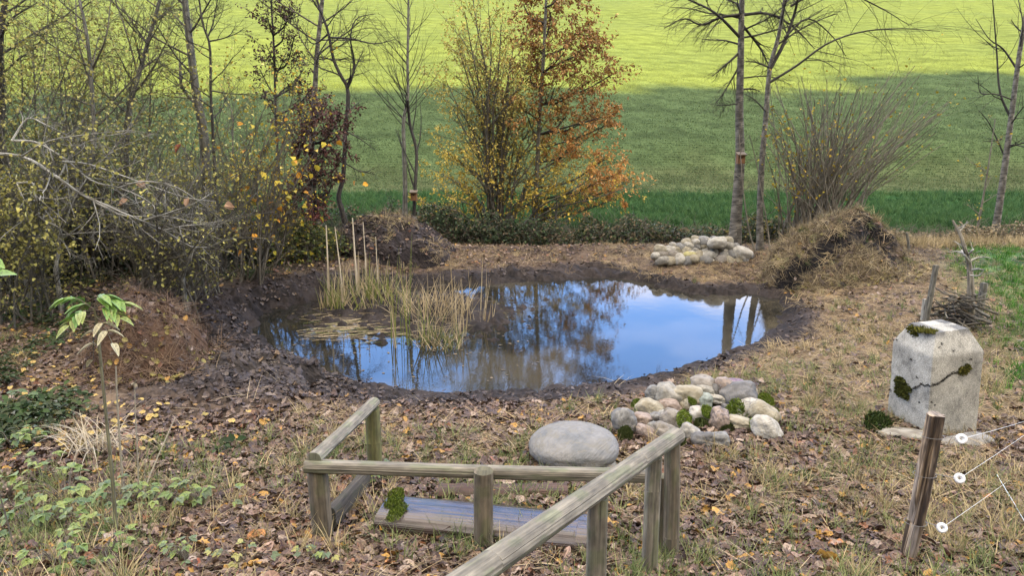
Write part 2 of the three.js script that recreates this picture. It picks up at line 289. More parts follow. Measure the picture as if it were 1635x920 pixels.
{ // the wooded hill behind the photographer, whose long shadow lies over the pond and the foot of the field
  const edge = [[-900, 142], [0, 150], [300, 146], [560, 140], [800, 140], [960, 142], [1030, 134], [1080, 152], [1170, 132], [1260, 110], [1325, 110], [1360, 158], [1420, 188], [1700, 196], [2600, 196]];
  const ridge = edge.map(([px, py]) => { const r = ray(px, py); let t = 20; for (; t < 400; t += 0.1) { const y = EYE + r.y * t; if (y < profile(-r.z * t)) break; } const p = V(r.x * t, EYE + r.y * t, r.z * t), k = (105 - p.z) / SUN.z; return p.addScaledVector(SUN, k); }).sort((a, b) => a.x - b.x);
  const rise = (x) => { let i = 0; while (i < ridge.length - 2 && ridge[i + 1].x < x) i++; const a = ridge[i], b = ridge[i + 1]; return lerp(a.y, b.y, clamp((x - a.x) / (b.x - a.x))); };
  const hd = [], hx = []; for (let d = -69; d >= -150; d -= 4.5) { hd.push(d); const a = []; for (let x = -230; x <= 360; x += 1.6) a.push(x); hx.push(a); }
  const hill = mesh('hill', sheet(hx, hd, (x, z) => lerp(2.0, rise(x) - 1.6, sm(clamp((z - 69) / 36))) - Math.max(0, z - 108) * 0.45 + (fbm(x * 0.2, z * 0.2, 5, 3) - 0.5) * 1.4, (x, z) => [0.06, 0.07, 0.03], 0.3), M.soil);
  hill.geometry.index.array.reverse(); hill.geometry.computeVertexNormals();
  tag(hill, 'wooded hillside behind the viewer that shades the pond', 'hill', null, 'structure');
  const mb = new MB(), R = rng(5);
  for (let k = 0; k < 260; k++) { const a = R() * 6.28, u = R() * 1.6 - 0.6, r = Math.sqrt(1 - Math.min(1, u * u)) * (0.6 + R() * 0.5); mb.leaf(V(Math.cos(a) * r * 3, 4.8 + u * 3.6, Math.sin(a) * r * 3), V(R() - 0.5, R() - 0.5, R() - 0.5).normalize(), V(R() - 0.5, R(), R() - 0.5).normalize(), 2.2, 1.9, [0.08, 0.07, 0.03]); }
  mb.tube([V(0, -1, 0), V(0, 5, 0)], [0.3, 0.12], 5, [0.05, 0.04, 0.03]);
  const list = []; for (let x = -220; x < 350; x += 3.4) for (const zz of [99, 105, 112]) { const y = rise(x), s = 0.85 + R() * 0.3; list.push([new THREE.Matrix4().compose(V(x + R() * 2, y - 13 * s + (R() - 0.5), zz + R() * 3), new THREE.Quaternion().setFromAxisAngle(V(0, 1, 0), R() * 6), V(s, s, s)), null]); }
  scatter('forest', mb.geo(), M.moss, list, 'far-off autumn wood on the hill behind the viewer', 'forest');
}
// water
{
  const xs = SHORE.map((p) => p[0]), zs = SHORE.map((p) => p[1]), g = new THREE.PlaneGeometry(Math.max(...xs) - Math.min(...xs) + 1.2, Math.max(...zs) - Math.min(...zs) + 1.0, 120, 80);
  g.rotateX(-Math.PI / 2); g.translate((Math.max(...xs) + Math.min(...xs)) / 2, 0, (Math.max(...zs) + Math.min(...zs)) / 2);
  const p = g.attributes.position, c = [];
  for (let k = 0; k < p.count; k++) { const n = fbm(p.getX(k) * 0.8, p.getZ(k) * 0.8, 61, 4); c.push(...mixc([0.014, 0.014, 0.011], [0.045, 0.041, 0.03], step(0.42, 0.68, n))); }
  g.setAttribute('color', new THREE.Float32BufferAttribute(c, 3));
  const w = mesh('pond', g, phy({ vertexColors: true, roughness: 0.012, ior: 1.5, bumpMap: T.soilH, bumpScale: 0.0006 }));
  const uv = g.attributes.uv; for (let k = 0; k < uv.count; k++) uv.setXY(k, p.getX(k) * 0.7, p.getZ(k) * 0.7);
  tag(w, 'still murky pond mirroring blue sky and bare trees', 'pond', null, 'structure');
}
// heaps
function heapMesh(m, name, label, cat, color, mat) {
  const g = new THREE.BufferGeometry(), p = [], c = [], u = [], idx = [], RN = 56, SN = 110;
  for (let r = 0; r <= RN; r++) for (let s = 0; s <= SN; s++) {
    const q = r / RN * 1.2, a = s / SN * Math.PI * 2, x = m.c.x + Math.cos(a) * q * m.rx * 1.15, z = m.c.z + Math.sin(a) * q * m.rz * 1.15;
    const y = m.base + heapRise(m, x, z) + clods(x * 1.3, z * 1.3) * 0.6;
    p.push(x - m.c.x, y - m.base, z - m.c.z); c.push(...color(x, y - m.base, z)); u.push(x * 0.6 + y * 0.3, z * 0.6 - y * 0.4);
  }
  for (let r = 0; r < RN; r++) for (let s = 0; s < SN; s++) { const a = r * (SN + 1) + s; idx.push(a, a + 1, a + SN + 1, a + 1, a + SN + 2, a + SN + 1); }
  g.setAttribute('position', new THREE.Float32BufferAttribute(p, 3)); g.setAttribute('color', new THREE.Float32BufferAttribute(c, 3)); g.setAttribute('uv', new THREE.Float32BufferAttribute(u, 2)); g.setIndex(idx); g.computeVertexNormals();
  const t = thing(name, label, cat, V(m.c.x, m.base, m.c.z)); mesh('earth', g, mat, t); return t;
}
const wetMud = (x, y, z) => mixc([0.024, 0.021, 0.022], [0.062, 0.053, 0.053], fbm(x * 5, z * 5, y * 3, 3));
const heapObj = {
  back: heapMesh(HEAPS[0], 'earth_mound', 'dark wet mud mound topped with ivy turf behind the reeds', 'mound', (x, y, z) => mixc(wetMud(x, y, z), [0.1, 0.08, 0.045], step(0.62, 0.8, y + (fbm(x * 3, z * 3, 1, 2) - 0.5) * 0.3)), M.mud),
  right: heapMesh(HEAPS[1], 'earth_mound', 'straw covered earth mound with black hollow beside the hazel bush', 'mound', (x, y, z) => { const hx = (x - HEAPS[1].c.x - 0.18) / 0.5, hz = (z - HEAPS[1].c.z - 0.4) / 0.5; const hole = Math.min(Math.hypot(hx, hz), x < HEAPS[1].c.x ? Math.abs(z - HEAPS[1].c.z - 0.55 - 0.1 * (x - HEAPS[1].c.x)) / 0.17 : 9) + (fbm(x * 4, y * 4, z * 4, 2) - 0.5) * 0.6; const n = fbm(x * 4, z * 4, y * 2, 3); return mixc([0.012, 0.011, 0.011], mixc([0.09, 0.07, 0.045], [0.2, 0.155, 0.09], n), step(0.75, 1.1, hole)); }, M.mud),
  left: heapMesh(HEAPS[2], 'earth_mound', 'reddish brown turf mound with hanging roots at the left bank', 'mound', (x, y, z) => mixc([0.07, 0.042, 0.028], [0.15, 0.095, 0.06], fbm(x * 5, z * 5, y * 3, 3)), M.mud),
  slump: heapMesh(HEAPS[3], 'earth_mound', 'low grey slumped mud heap at the near left shore', 'mound', (x, y, z) => mixc([0.036, 0.032, 0.03], [0.092, 0.082, 0.075], fbm(x * 5, z * 5, y * 3, 3)), M.mud),
};
// ---------------------------------------------------------------- stones
function ico(detail) { let g = new THREE.IcosahedronGeometry(1, detail); g.deleteAttribute('normal'); g.deleteAttribute('uv'); return mergeVertices(g, 1e-4); }
const ICO = { 12: ico(12), 7: ico(7), 20: ico(20) };
function stoneGeo(rx, ry, rz, seed, ca, cb, o = {}) {
  const g = ICO[o.detail ?? 12].clone(), p = g.attributes.position, c = [], u = [], q = V();
  for (let k = 0; k < p.count; k++) {
    q.fromBufferAttribute(p, k);
    const n = fbm(q.x * 1.1 + seed, q.y * 1.1, q.z * 1.1 + seed, 3) - 0.5, n2 = fbm(q.x * 5 + seed, q.y * 5, q.z * 5, 3) - 0.5;
    const pw = o.square ?? 2.3, r = 1 / Math.pow(Math.abs(q.x) ** pw + Math.abs(q.y) ** pw + Math.abs(q.z) ** pw, 1 / pw);
    const s = r * (1 + n * (o.lump ?? 0.45) + n2 * 0.05); u.push((q.x + q.z * 0.7) * 1.5 * rx * 4, (q.y + q.z * 0.7) * ry * 6);
    const sp = fbm(q.x * 3 + seed * 2, q.y * 3, q.z * 3, 4), f = noise3(q.x * 26 * rx * 5, q.y * 26 * ry * 5, q.z * 26 * rx * 5 + seed);
    let col = mixc(ca, cb, step(0.36, 0.64, sp)); const kk = 0.78 + f * 0.44; col = col.map((x) => x * kk);
    if (o.streak) { const st = Math.abs(fbm(q.x * 2 + seed, q.y * 4, q.z * 2, 3) - 0.5); if (st < 0.035) col = mixc(col, o.streak, 0.85); }
    c.push(...col);
    p.setXYZ(k, q.x * s * rx, q.y * s * ry, q.z * s * rz);
  }
  g.setAttribute('color', new THREE.Float32BufferAttribute(c, 3)); g.setAttribute('uv', new THREE.Float32BufferAttribute(u, 2)); g.computeVertexNormals(); return g;
}
function mossMB(mb, p, nrm, rad, n, R, c0 = [0.09, 0.15, 0.014], c1 = [0.28, 0.36, 0.05], h = 0.022) {   // a cushion of short strands, all at p + offsets
  const a = V(nrm.y, -nrm.x, 0.3).cross(nrm).normalize(), b = V().crossVectors(nrm, a);
  for (let k = 0; k < n; k++) {
    const r = Math.sqrt(R()) * rad, t = R() * 6.283, q = p.clone().addScaledVector(a, Math.cos(t) * r).addScaledVector(b, Math.sin(t) * r * 0.8).addScaledVector(nrm, (1 - (r / rad) ** 2) * rad * 0.13 - rad * 0.07);
    const d = nrm.clone().add(V(R() - 0.5, R() - 0.5, R() - 0.5).multiplyScalar(1.3)).normalize();
    mb.leaf(q, d, V(R() - 0.5, R() - 0.5, R() + 0.2).normalize(), h * (0.6 + R() * 0.8), h * 0.42, mixc(c0, c1, R() ** 1.3), 0.3);
  }
}
// the near pile: centre x, y, width, height in the picture enlarged 5.413 times from (980, 560), tilt, colours, label
const G = { pale: [[0.2, 0.195, 0.17], [0.31, 0.3, 0.265]], grey: [[0.13, 0.13, 0.125], [0.21, 0.21, 0.2]], dark: [[0.09, 0.09, 0.09], [0.14, 0.138, 0.135]], cream: [[0.24, 0.215, 0.15], [0.34, 0.315, 0.24]], pink: [[0.2, 0.155, 0.125], [0.29, 0.235, 0.2]], taupe: [[0.165, 0.15, 0.125], [0.25, 0.23, 0.2]], blue: [[0.2, 0.24, 0.225], [0.27, 0.31, 0.29]], purple: [[0.16, 0.115, 0.165], [0.22, 0.165, 0.215]], white: [[0.27, 0.26, 0.225], [0.4, 0.39, 0.35]] };
const NEAR = [
  [340, 380, 130, 118, 0, 'grey', 'speckled grey stone at the upper left end of the mossy pile', 0, [0.12, 0.12, 0.12]],
  [475, 398, 190, 160, 30, 'pale', 'large pale grey stone leaning left of the flat beige one', 0],
  [618, 385, 215, 140, 3, 'cream', 'broad flat-topped beige stone at the pile crest', 0],
  [775, 290, 165, 115, 0, 'taupe', 'brown-grey stone at the very top middle of the pile', 0],
  [775, 350, 140, 90, 0, 'pale', 'light grey flat stone under the brown-grey top stone', 0],
  [805, 380, 110, 42, 8, 'white', 'thin whitish wafer stone lying on the pale blue-green stone', 0],
  [778, 437, 122, 106, 10, 'blue', 'pale blue-green egg-shaped stone in the middle of the pile', 0],
  [900, 422, 118, 62, 8, 'white', 'small whitish stone sitting on dark moss under the striped stone', 0],
  [945, 325, 175, 155, 20, 'pink', 'tan and grey striped stone at the pile crest', 0, [0.16, 0.15, 0.15]],
  [1050, 280, 150, 66, 6, 'purple', 'purple slab of stone peeking out behind the crest', 0],
  [1090, 390, 255, 180, -8, 'dark', 'largest dark grey rounded stone of the mossy pile', 0],
  [1212, 352, 55, 52, 0, 'cream', 'tiny tan stone behind the largest dark grey stone', 0],
  [310, 497, 180, 126, 4, 'cream', 'yellowish cream stone below the speckled grey one', 0],
  [467, 490, 148, 112, 5, 'pink', 'pinkish round stone beneath the large pale leaning stone', 0],
  [640, 468, 100, 98, 0, 'cream', 'small cream stone with bright moss on its shoulder', 1],
  [90, 615, 175, 185, -20, 'grey', 'big mottled grey stone at the lower left corner of the pile', 0, [0.1, 0.1, 0.1]],
  [230, 600, 150, 105, 10, 'pink', 'pinkish grey stone beside the mottled corner stone', 0],
  [365, 590, 122, 95, 0, 'grey', 'grey stone with a dark band low in the left of the pile', 0, [0.1, 0.09, 0.08]],
  [422, 562, 60, 68, 0, 'pale', 'small wedge stone squeezed between pink and taupe stones', 0],
  [340, 668, 85, 78, 0, 'grey', 'little grey stone under the banded one', 0],
  [520, 612, 185, 150, 38, 'taupe', 'smooth taupe stone with bright green moss down its right side', 2],
  [292, 715, 165, 92, 38, 'pink', 'long pinkish cream stone slanting on the ground before the pile', 0],
  [440, 697, 175, 115, 15, 'taupe', 'olive grey stone just behind the handrail end', 0],
  [755, 568, 160, 120, 15, 'white', 'white stone with moss over its back in the pile middle', 1],
  [910, 597, 135, 160, 15, 'pink', 'marbled pink and black upright stone', 0, [0.07, 0.06, 0.06]],
  [1112, 515, 245, 128, -22, 'white', 'long white stone with a moss cushion on its left half', 3, [0.14, 0.13, 0.12]],
  [1085, 632, 195, 98, 12, 'cream', 'cream stone under the long white mossy one', 4],
  [1288, 553, 215, 160, 38, 'cream', 'upper of two pale stones at the right end of the pile', 0],
  [1312, 675, 225, 155, 35, 'white', 'lower of two pale stones at the right end of the pile', 0],
  [655, 715, 135, 105, 30, 'pale', 'pale stone on the ground below the taupe mossy stone', 0],
  [780, 772, 150, 105, 0, 'dark', 'dark half-buried stone at the front foot of the pile', 0],
  [910, 772, 122, 100, 0, 'grey', 'grey speckled half-buried stone at the front foot of the pile', 0],
  [862, 345, 95, 95, 0, 'dark', 'dark stone wedged beside the striped crest stone', 0],
  [975, 505, 80, 80, 0, 'dark', 'dark stone in the gap left of the long white stone', 0],
];
const PILE = foot(1110, 672);
{
  const R = rng(77), Q = new THREE.Quaternion(), E = new THREE.Euler();
  NEAR.forEach(([zx, zy, w, h, tilt, col, label, moss, streak], k) => {
    const px = 980 + zx / 5.413, py = 560 + zy / 5.413, dist = Math.min(lerp(PILE.z * -1 + 0.45, PILE.z * -1 - 0.18, clamp((py - 612) / 88)), -foot(px, py + h / 5.413 * 0.5).z);
    const c = at(px, py, dist), m = pxm(c), rx = w / 5.413 / m / 2 * 1.22, vis = h / 5.413 / m / 2 * 1.24, ry = vis * 0.98, rz = Math.max(rx * 0.85, ry);
    const t = thing('stone', label, 'stone', c, 'stones of the mossy pile by the pond');
    const b = mesh('stone_body', stoneGeo(rx * 1.04, ry * 1.04, rz, k * 7.3 + 1, G[col][0], G[col][1], { streak, lump: 0.7, square: zx === 618 ? 3.4 : 2.1 + R() * 1.1 }), M.stone, t);
    b.rotation.set(-PITCH * 0.6, (R() - 0.5) * 0.4, -tilt * Math.PI / 180);
    if (moss) {
      const mb = new MB(), spots = { 1: [[0.35, 0.75, 0.45, 0.75]], 2: [[0.55, 0.45, 0.6, 0.9], [0.85, -0.05, 0.4, 0.6]], 3: [[-0.5, 0.6, 0.5, 0.6], [-0.75, 0.1, 0.5, 0.4]], 4: [[0.7, 0.35, 0.5, 0.5]] }[moss];
      for (const [x, y, z, s] of spots) { const n = V(x, y, z).normalize(); mossMB(mb, c.clone().add(V(n.x * rx, n.y * ry, n.z * rz)), n, rx * s, 520, R); }
      tag(part(t, 'moss', mb, M.moss), 'bright green moss cushion', null, null, 'stuff');
    }
  });
  // moss that grows between the stones
  [[210, 470, 150, 0.05, 'green moss cushion behind the yellowish cream stone'], [700, 510, 130, 0, 'moss filling the gap under the pale blue-green stone'], [890, 482, 120, 0.02, 'dark moss under the small whitish stone'], [1315, 440, 215, 0.1, 'broad bright moss cushion behind the right end of the stone pile'], [1400, 540, 120, 0.05, 'darker moss trailing down beside the upper pale stone'], [110, 735, 170, -0.1, 'dark moss tuft on the ground before the mottled corner stone'], [770, 660, 170, -0.05, 'shaded moss under the white mossy stone'], [590, 790, 120, -0.1, 'low moss tuft beside the handrail end'], [1000, 660, 170, -0.08, 'dark moss and grass under the cream stone']].forEach(([zx, zy, w, back, label], k) => {
    const px = 980 + zx / 5.413, py = 560 + zy / 5.413, dist = Math.min(lerp(PILE.z * -1 + 0.45, PILE.z * -1 - 0.18, clamp((py - 612) / 88)), -foot(px, py + 6).z) + back;
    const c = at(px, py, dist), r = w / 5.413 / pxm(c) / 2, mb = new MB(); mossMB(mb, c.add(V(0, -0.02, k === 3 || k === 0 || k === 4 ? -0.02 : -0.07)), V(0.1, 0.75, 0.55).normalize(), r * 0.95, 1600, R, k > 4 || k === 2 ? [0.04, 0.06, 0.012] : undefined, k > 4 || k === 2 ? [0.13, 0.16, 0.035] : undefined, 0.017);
    const t = thing('moss_cushion', label, 'moss', c); part(t, 'foliage', mb, M.moss);
  });
}
{ // the far pile on the opposite bank
  const R = rng(31), rows = [[1122, 416, 11, 66, 0], [1120, 409, 12, 74, 0.1], [1118, 401, 10, 66, 0.2], [1124, 394, 9, 50, 0.25], [1128, 388, 6, 34, 0.3], [1130, 383, 4, 22, 0.34]], names = Object.keys(G);
  const cols = ['pale', 'grey', 'cream', 'white', 'taupe', 'pale', 'white', 'grey'], shapes = [];
  for (let k = 0; k < 8; k++) shapes.push(stoneGeo(1, 0.72, 0.85, 100 + k * 3, G[cols[k]][0], G[cols[k]][1], { detail: 7, lump: 0.4 }));
  const words = { 0: 'pale grey', 1: 'mid grey', 2: 'cream', 3: 'whitish', 4: 'brownish', 5: 'pale grey', 6: 'whitish', 7: 'mid grey' };
  const d0 = -foot(1120, 420).z;
  const ORD = 'first second third fourth fifth sixth seventh eighth ninth tenth eleventh twelfth'.split(' '), ROW = 'lowest second third fourth fifth topmost'.split(' ');
  for (const [rowN, [cx, py, n, half, back]] of rows.entries()) for (let k = 0; k < n; k++) {
    const px = cx + (n > 1 ? (k / (n - 1) * 2 - 1) * half : 0) + (R() - 0.5) * 5, c = at(px, py + (R() - 0.5) * 3.5, d0 + 0.05 + back), s = (7.5 + R() * 5.5) / pxm(c), v = Math.floor(R() * 8);
    const t = thing('stone', `${words[v]} stone, ${ORD[k]} from the left in the ${ROW[rowN]} row of the far pile`, 'stone', c, 'stones of the far pile');
    const b = mesh('stone_body', shapes[v], M.stone, t); b.scale.setScalar(s); b.rotation.set((R() - 0.5) * 0.9, R() * 6.28, (R() - 0.5) * 0.9);
  }
  for (const [px, py, s, label] of [[1185, 405, 15, 'long white stone at the right end of the far pile'], [1145, 388, 13, 'large pale stone on top of the far pile'], [1100, 408, 9, 'mossy yellowish stone at the front of the far pile']]) {
    const c = at(px, py, d0 + 0.1), r = s / pxm(c), t = thing('stone', label, 'stone', c); mesh('stone_body', stoneGeo(r * 1.15, r * 0.72, r * 0.8, px, ...(px === 1100 ? [[0.26, 0.25, 0.08], [0.36, 0.33, 0.16]] : G.white), { detail: 7 }), M.stone, t).rotation.set(0.2, 0, px === 1185 ? -0.35 : 0.1);
  }
}
{ // flat round boulder on its block
  const f = foot(917, 762), c = at(917, 712, -f.z + 0.26), k = pxm(c), t = thing('boulder', 'large smooth lens-shaped grey boulder on a pale stone block', 'boulder', V(c.x, ground(c.x, c.z), c.z));
  const b = mesh('boulder_body', stoneGeo(71 / k, 0.13, 71 / k * 0.98, 9, [0.13, 0.137, 0.14], [0.185, 0.185, 0.18], { detail: 20, lump: 0.13, square: 2.2, streak: [0.17, 0.165, 0.145] }), M.stone, t); b.position.y = c.y - t.position.y;
  const s = mesh('base_block', stoneGeo(0.29, 0.2, 0.25, 4, [0.25, 0.24, 0.21], [0.33, 0.31, 0.27], { square: 5, lump: 0.15 }), M.stone, t); s.position.set(0.02, c.y - t.position.y - 0.24, 0.02);
}
{ // the old granite boundary stone
  const f = foot(1478, 698), onF = (x, y) => onPlane(x, y, f.y), e1 = onF(1416, 667).sub(f), e2 = onF(1561, 691).sub(f), W = 0.46, Hh = 0.88, g0 = new THREE.BoxGeometry(1, 1, 1, 36, 60, 36), p = g0.attributes.position, n = g0.attributes.normal, uv = g0.attributes.uv, q = V(), c = [];
  const yaw = (Math.atan2(-e2.z, e2.x) + Math.atan2(-e1.z, e1.x) - Math.PI / 2) / 2 - 0.06;
  for (let k = 0; k < p.count; k++) {
    q.fromBufferAttribute(p, k); let y = (q.y + 0.5) * (Hh + 0.1) - 0.1, sx = q.x * W, sz = q.z * W;
    const hy = Hh - 0.17, ins = y > hy ? (y - hy) / 0.17 : 0, kk = 1 - ins * 0.38 + (1 - y / Hh) * 0.02; sx *= kk; sz *= kk;
    const cut = W * kk * 0.993, sum = Math.abs(sx) + Math.abs(sz); if (sum > cut) { const e = (sum - cut) / 2; sx -= Math.sign(sx) * e; sz -= Math.sign(sz) * e; }
    uv.setXY(k, Math.abs(n.getX(k)) > 0.5 ? sz * 1.6 + 0.3 : sx * 1.6, Math.abs(n.getY(k)) > 0.5 ? sz * 1.6 : y * 1.6);
    const w = (fbm(sx * 6 + 3, y * 6, sz * 6, 4) - 0.5) * 0.016 + (fbm(sx * 40, y * 40, sz * 40, 2) - 0.5) * 0.003; const r = V(sx, 0, sz).normalize();
    const stain = step(0.5, 0.68, fbm(sx * 5 + 8, y * 3.5, sz * 5, 4)), topDark = step(0.93, 0.99, (y - 0) / Hh) * step(0.35, 0.5, fbm(sx * 7, y, sz * 7, 3));
    c.push(...mixc(mixc([1, 0.99, 0.94], [0.86, 0.86, 0.83], stain), [0.28, 0.29, 0.31], topDark * 0.9));
    p.setXYZ(k, sx + r.x * w, y + w, sz + r.z * w);
  }
  g0.setAttribute('color', new THREE.Float32BufferAttribute(c, 3)); g0.deleteAttribute('normal');
  const g = toCreasedNormals(mergeVertices(g0, 1e-4), 0.36);
  const dir = V(Math.sin(yaw - Math.PI / 4), 0, Math.cos(yaw - Math.PI / 4)), cen = V(f.x, f.y, f.z).add(V(Math.cos(yaw), 0, -Math.sin(yaw)).multiplyScalar(W * 0.52)).add(V(-Math.sin(yaw), 0, -Math.cos(yaw)).multiplyScalar(W * 0.52));
  const t = thing('boundary_stone', 'weathered granite boundary stone with chamfered top and mossy crack', 'marker stone', V(cen.x, f.y - 0.02, cen.z));
  const b = mesh('pillar', g, M.granite, t); b.rotation.y = yaw; t.rotation.z = 0.06;
  // moss, lichen and an imitated crack line seated on the two near faces: [picture x, y, radius in pixels]
  const R = rng(4), face = (px, py) => { const r = ray(px, py), o = V(0, EYE, 0), inv = new THREE.Matrix4().makeRotationY(-yaw); let k = 4; for (; k < 9; k += 0.004) { const q = o.clone().addScaledVector(r, k).sub(t.position).applyMatrix4(inv), y = q.y, hy = Hh - 0.17, ins = y > hy ? Math.min(1, (y - hy) / 0.17) : 0, kk = 1 - ins * 0.38 + (1 - y / Hh) * 0.02; if (y < Hh && Math.abs(q.x) < W * kk / 2 && Math.abs(q.z) < W * kk / 2) { const n = Math.abs(q.x) > Math.abs(q.z) ? V(Math.sign(q.x), 0, 0) : V(0, 0, Math.sign(q.z)); if (y > Hh - 0.03) n.set(0, 1, 0); return [o.clone().addScaledVector(r, k), n.applyAxisAngle(V(0, 1, 0), yaw)]; } } return null; };
  const mos = (list, label, c0, c1, h) => { const mb = new MB(); for (const [px, py, rad, n] of list) { const fc = face(px, py); if (fc) mossMB(mb, fc[0], fc[1], rad / pxm(fc[0]), n, R, c0, c1, h); } tag(part(t, 'moss', mb, M.moss), label, null, null, 'stuff'); };
  mos([[1444, 611, 13, 420], [1440, 622, 9, 200], [1450, 628, 8, 150], [1456, 618, 5, 80]], 'olive moss patch on the left face', [0.05, 0.06, 0.008], [0.13, 0.14, 0.02], 0.03);
  mos([[1543, 592, 8, 200], [1549, 588, 6, 120]], 'small moss patch on the right face', [0.07, 0.07, 0.01], [0.18, 0.16, 0.02], 0.025);
  mos([[1468, 527, 13, 240], [1482, 526, 15, 300], [1496, 529, 10, 160]], 'moss on the flat top', [0.08, 0.09, 0.01], [0.2, 0.19, 0.03], 0.025);
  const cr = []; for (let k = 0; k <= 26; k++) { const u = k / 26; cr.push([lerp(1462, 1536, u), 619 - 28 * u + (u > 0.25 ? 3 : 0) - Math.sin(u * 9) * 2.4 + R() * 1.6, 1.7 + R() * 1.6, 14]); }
  mos(cr, 'dark strands imitating the shade in a jagged crack', [0.015, 0.014, 0.012], [0.04, 0.036, 0.026], 0.012);  // no groove is cut: near-black strands stand in for the dark inside the crack
  mos([[1436, 598, 2.2, 14], [1470, 600, 1.8, 12], [1462, 571, 2, 14], [1440, 540, 2, 12], [1512, 548, 3, 22], [1508, 553, 2, 12], [1424, 620, 3, 20], [1422, 603, 3, 20], [1495, 645, 2, 16], [1490, 640, 2, 12], [1556, 575, 2.4, 16], [1471, 640, 2, 12], [1500, 612, 2, 10], [1530, 560, 2, 10]], 'specks of black lichen', [0.02, 0.018, 0.015], [0.05, 0.045, 0.03], 0.01);
  // broken slab of its footing
  const s = foot(1545, 712), sl = thing('stone_slab', 'broken pale footing slab lying at the right foot of the boundary stone', 'stone slab', s); mesh('slab_body', stoneGeo(0.2, 0.07, 0.1, 44, [0.2, 0.19, 0.17], [0.28, 0.27, 0.245], { square: 4, lump: 0.5 }), M.stone, sl).rotation.set(0, 0.35, 0.05);
  const mm = foot(1400, 690), mb = new MB(); mossMB(mb, mm.clone().add(V(0, 0.05, 0)), V(0, 0.8, 0.6).normalize(), 0.13, 800, R, [0.03, 0.06, 0.01], [0.09, 0.13, 0.02], 0.04); part(thing('moss_cushion', 'dark green moss clump at the left foot of the boundary stone', 'moss', mm), 'foliage', mb, M.moss);
  const bt = foot(1442, 700), bs = thing('stone_slab', 'half-buried pale kerb stone under leaves before the boundary stone', 'stone slab', bt); mesh('slab_body', stoneGeo(0.22, 0.07, 0.08, 61, G.taupe[0], G.pale[1], { square: 3.5 }), M.stone, bs).rotation.set(0, -0.4, 0.05);
}

// ---------------------------------------------------------------- timber: railing, beams, posts
function pole(pts, r0, r1, seed, o = {}) {                       // a weathered pole along pts, checked and uneven; cut: flat share of the section
  const curve = new THREE.CatmullRomCurve3(pts), N = o.n ?? 40, S = o.split ? 44 : 20, g = new THREE.BufferGeometry(), P = [], U = [], I = [], L = curve.getLength(), up = o.up ?? V(0, 1, 0);
  for (let k = 0; k <= N; k++) {
    const t = k / N, c = curve.getPoint(t), d = curve.getTangent(t), a = V().crossVectors(d, Math.abs(d.dot(up)) > 0.97 ? V(0, 0, 1) : up).normalize(), b = V().crossVectors(a, d), r = lerp(r0, r1, t);
    for (let s = 0; s <= S; s++) {
      const g2 = (s % S) / S * Math.PI * 2; let x = Math.cos(g2), y = Math.sin(g2);
      if (o.square) { const pw = o.square, m = 1 / Math.pow(Math.abs(x) ** pw + Math.abs(y) ** pw, 1 / pw); x *= m; y *= m; }
      if (o.flat !== undefined && y < o.flat) y = o.flat;
      const w = 1 + (fbm(x * 2 + seed, y * 2, t * L * 2.5, 3) - 0.5) * (o.rough ?? 0.16) + (noise3(x * 7 + seed, y * 7, t * L * 1.5) - 0.5) * 0.05 - (o.split ? 0.38 * step(0.5, 0.66, noise3(x * 2.3 + seed, y * 2.3, t * L * 1.1)) + 0.12 * (noise3(x * 9, y * 9, t * L * 2.5 + seed) - 0.5) : 0) + (o.knots && noise3(seed, 5, t * L * 6) > 0.75 ? 0.05 : 0);
      P.push(c.x + (a.x * x * (o.wide ?? 1) + b.x * y) * r * w, c.y + (a.y * x * (o.wide ?? 1) + b.y * y) * r * w, c.z + (a.z * x * (o.wide ?? 1) + b.z * y) * r * w); U.push(s / S * (o.uu ?? 0.6), t * L * 0.8 + seed * 0.37);
    }
  }
  const w = S + 1; for (let k = 0; k < N; k++) for (let s = 0; s < S; s++) { const q = k * w + s; I.push(q, q + 1, q + w, q + 1, q + w + 1, q + w); }
  for (const [row, e] of [[0, 0], [N, 1]]) { const c = curve.getPoint(e), m = P.length / 3, d = curve.getTangent(e).multiplyScalar(e ? 0.004 : -0.004); P.push(c.x + d.x, c.y + d.y, c.z + d.z); U.push(0.5, 0); const off = P.length / 3; for (let s = 0; s <= S; s++) { const q = (row * w + s) * 3; P.push(P[q], P[q + 1], P[q + 2]); U.push(0.5 + Math.cos(s / S * 6.283) * 0.06, Math.sin(s / S * 6.283) * 0.01); } for (let s = 0; s < S; s++) e ? I.push(m, off + s, off + s + 1) : I.push(m, off + s + 1, off + s); }
  g.setAttribute('position', new THREE.Float32BufferAttribute(P, 3)); g.setAttribute('uv', new THREE.Float32BufferAttribute(U, 2)); g.setIndex(I); g.computeVertexNormals();
  return g;
}
const shift = (g, o) => g.translate(-o.position.x, -o.position.y, -o.position.z);
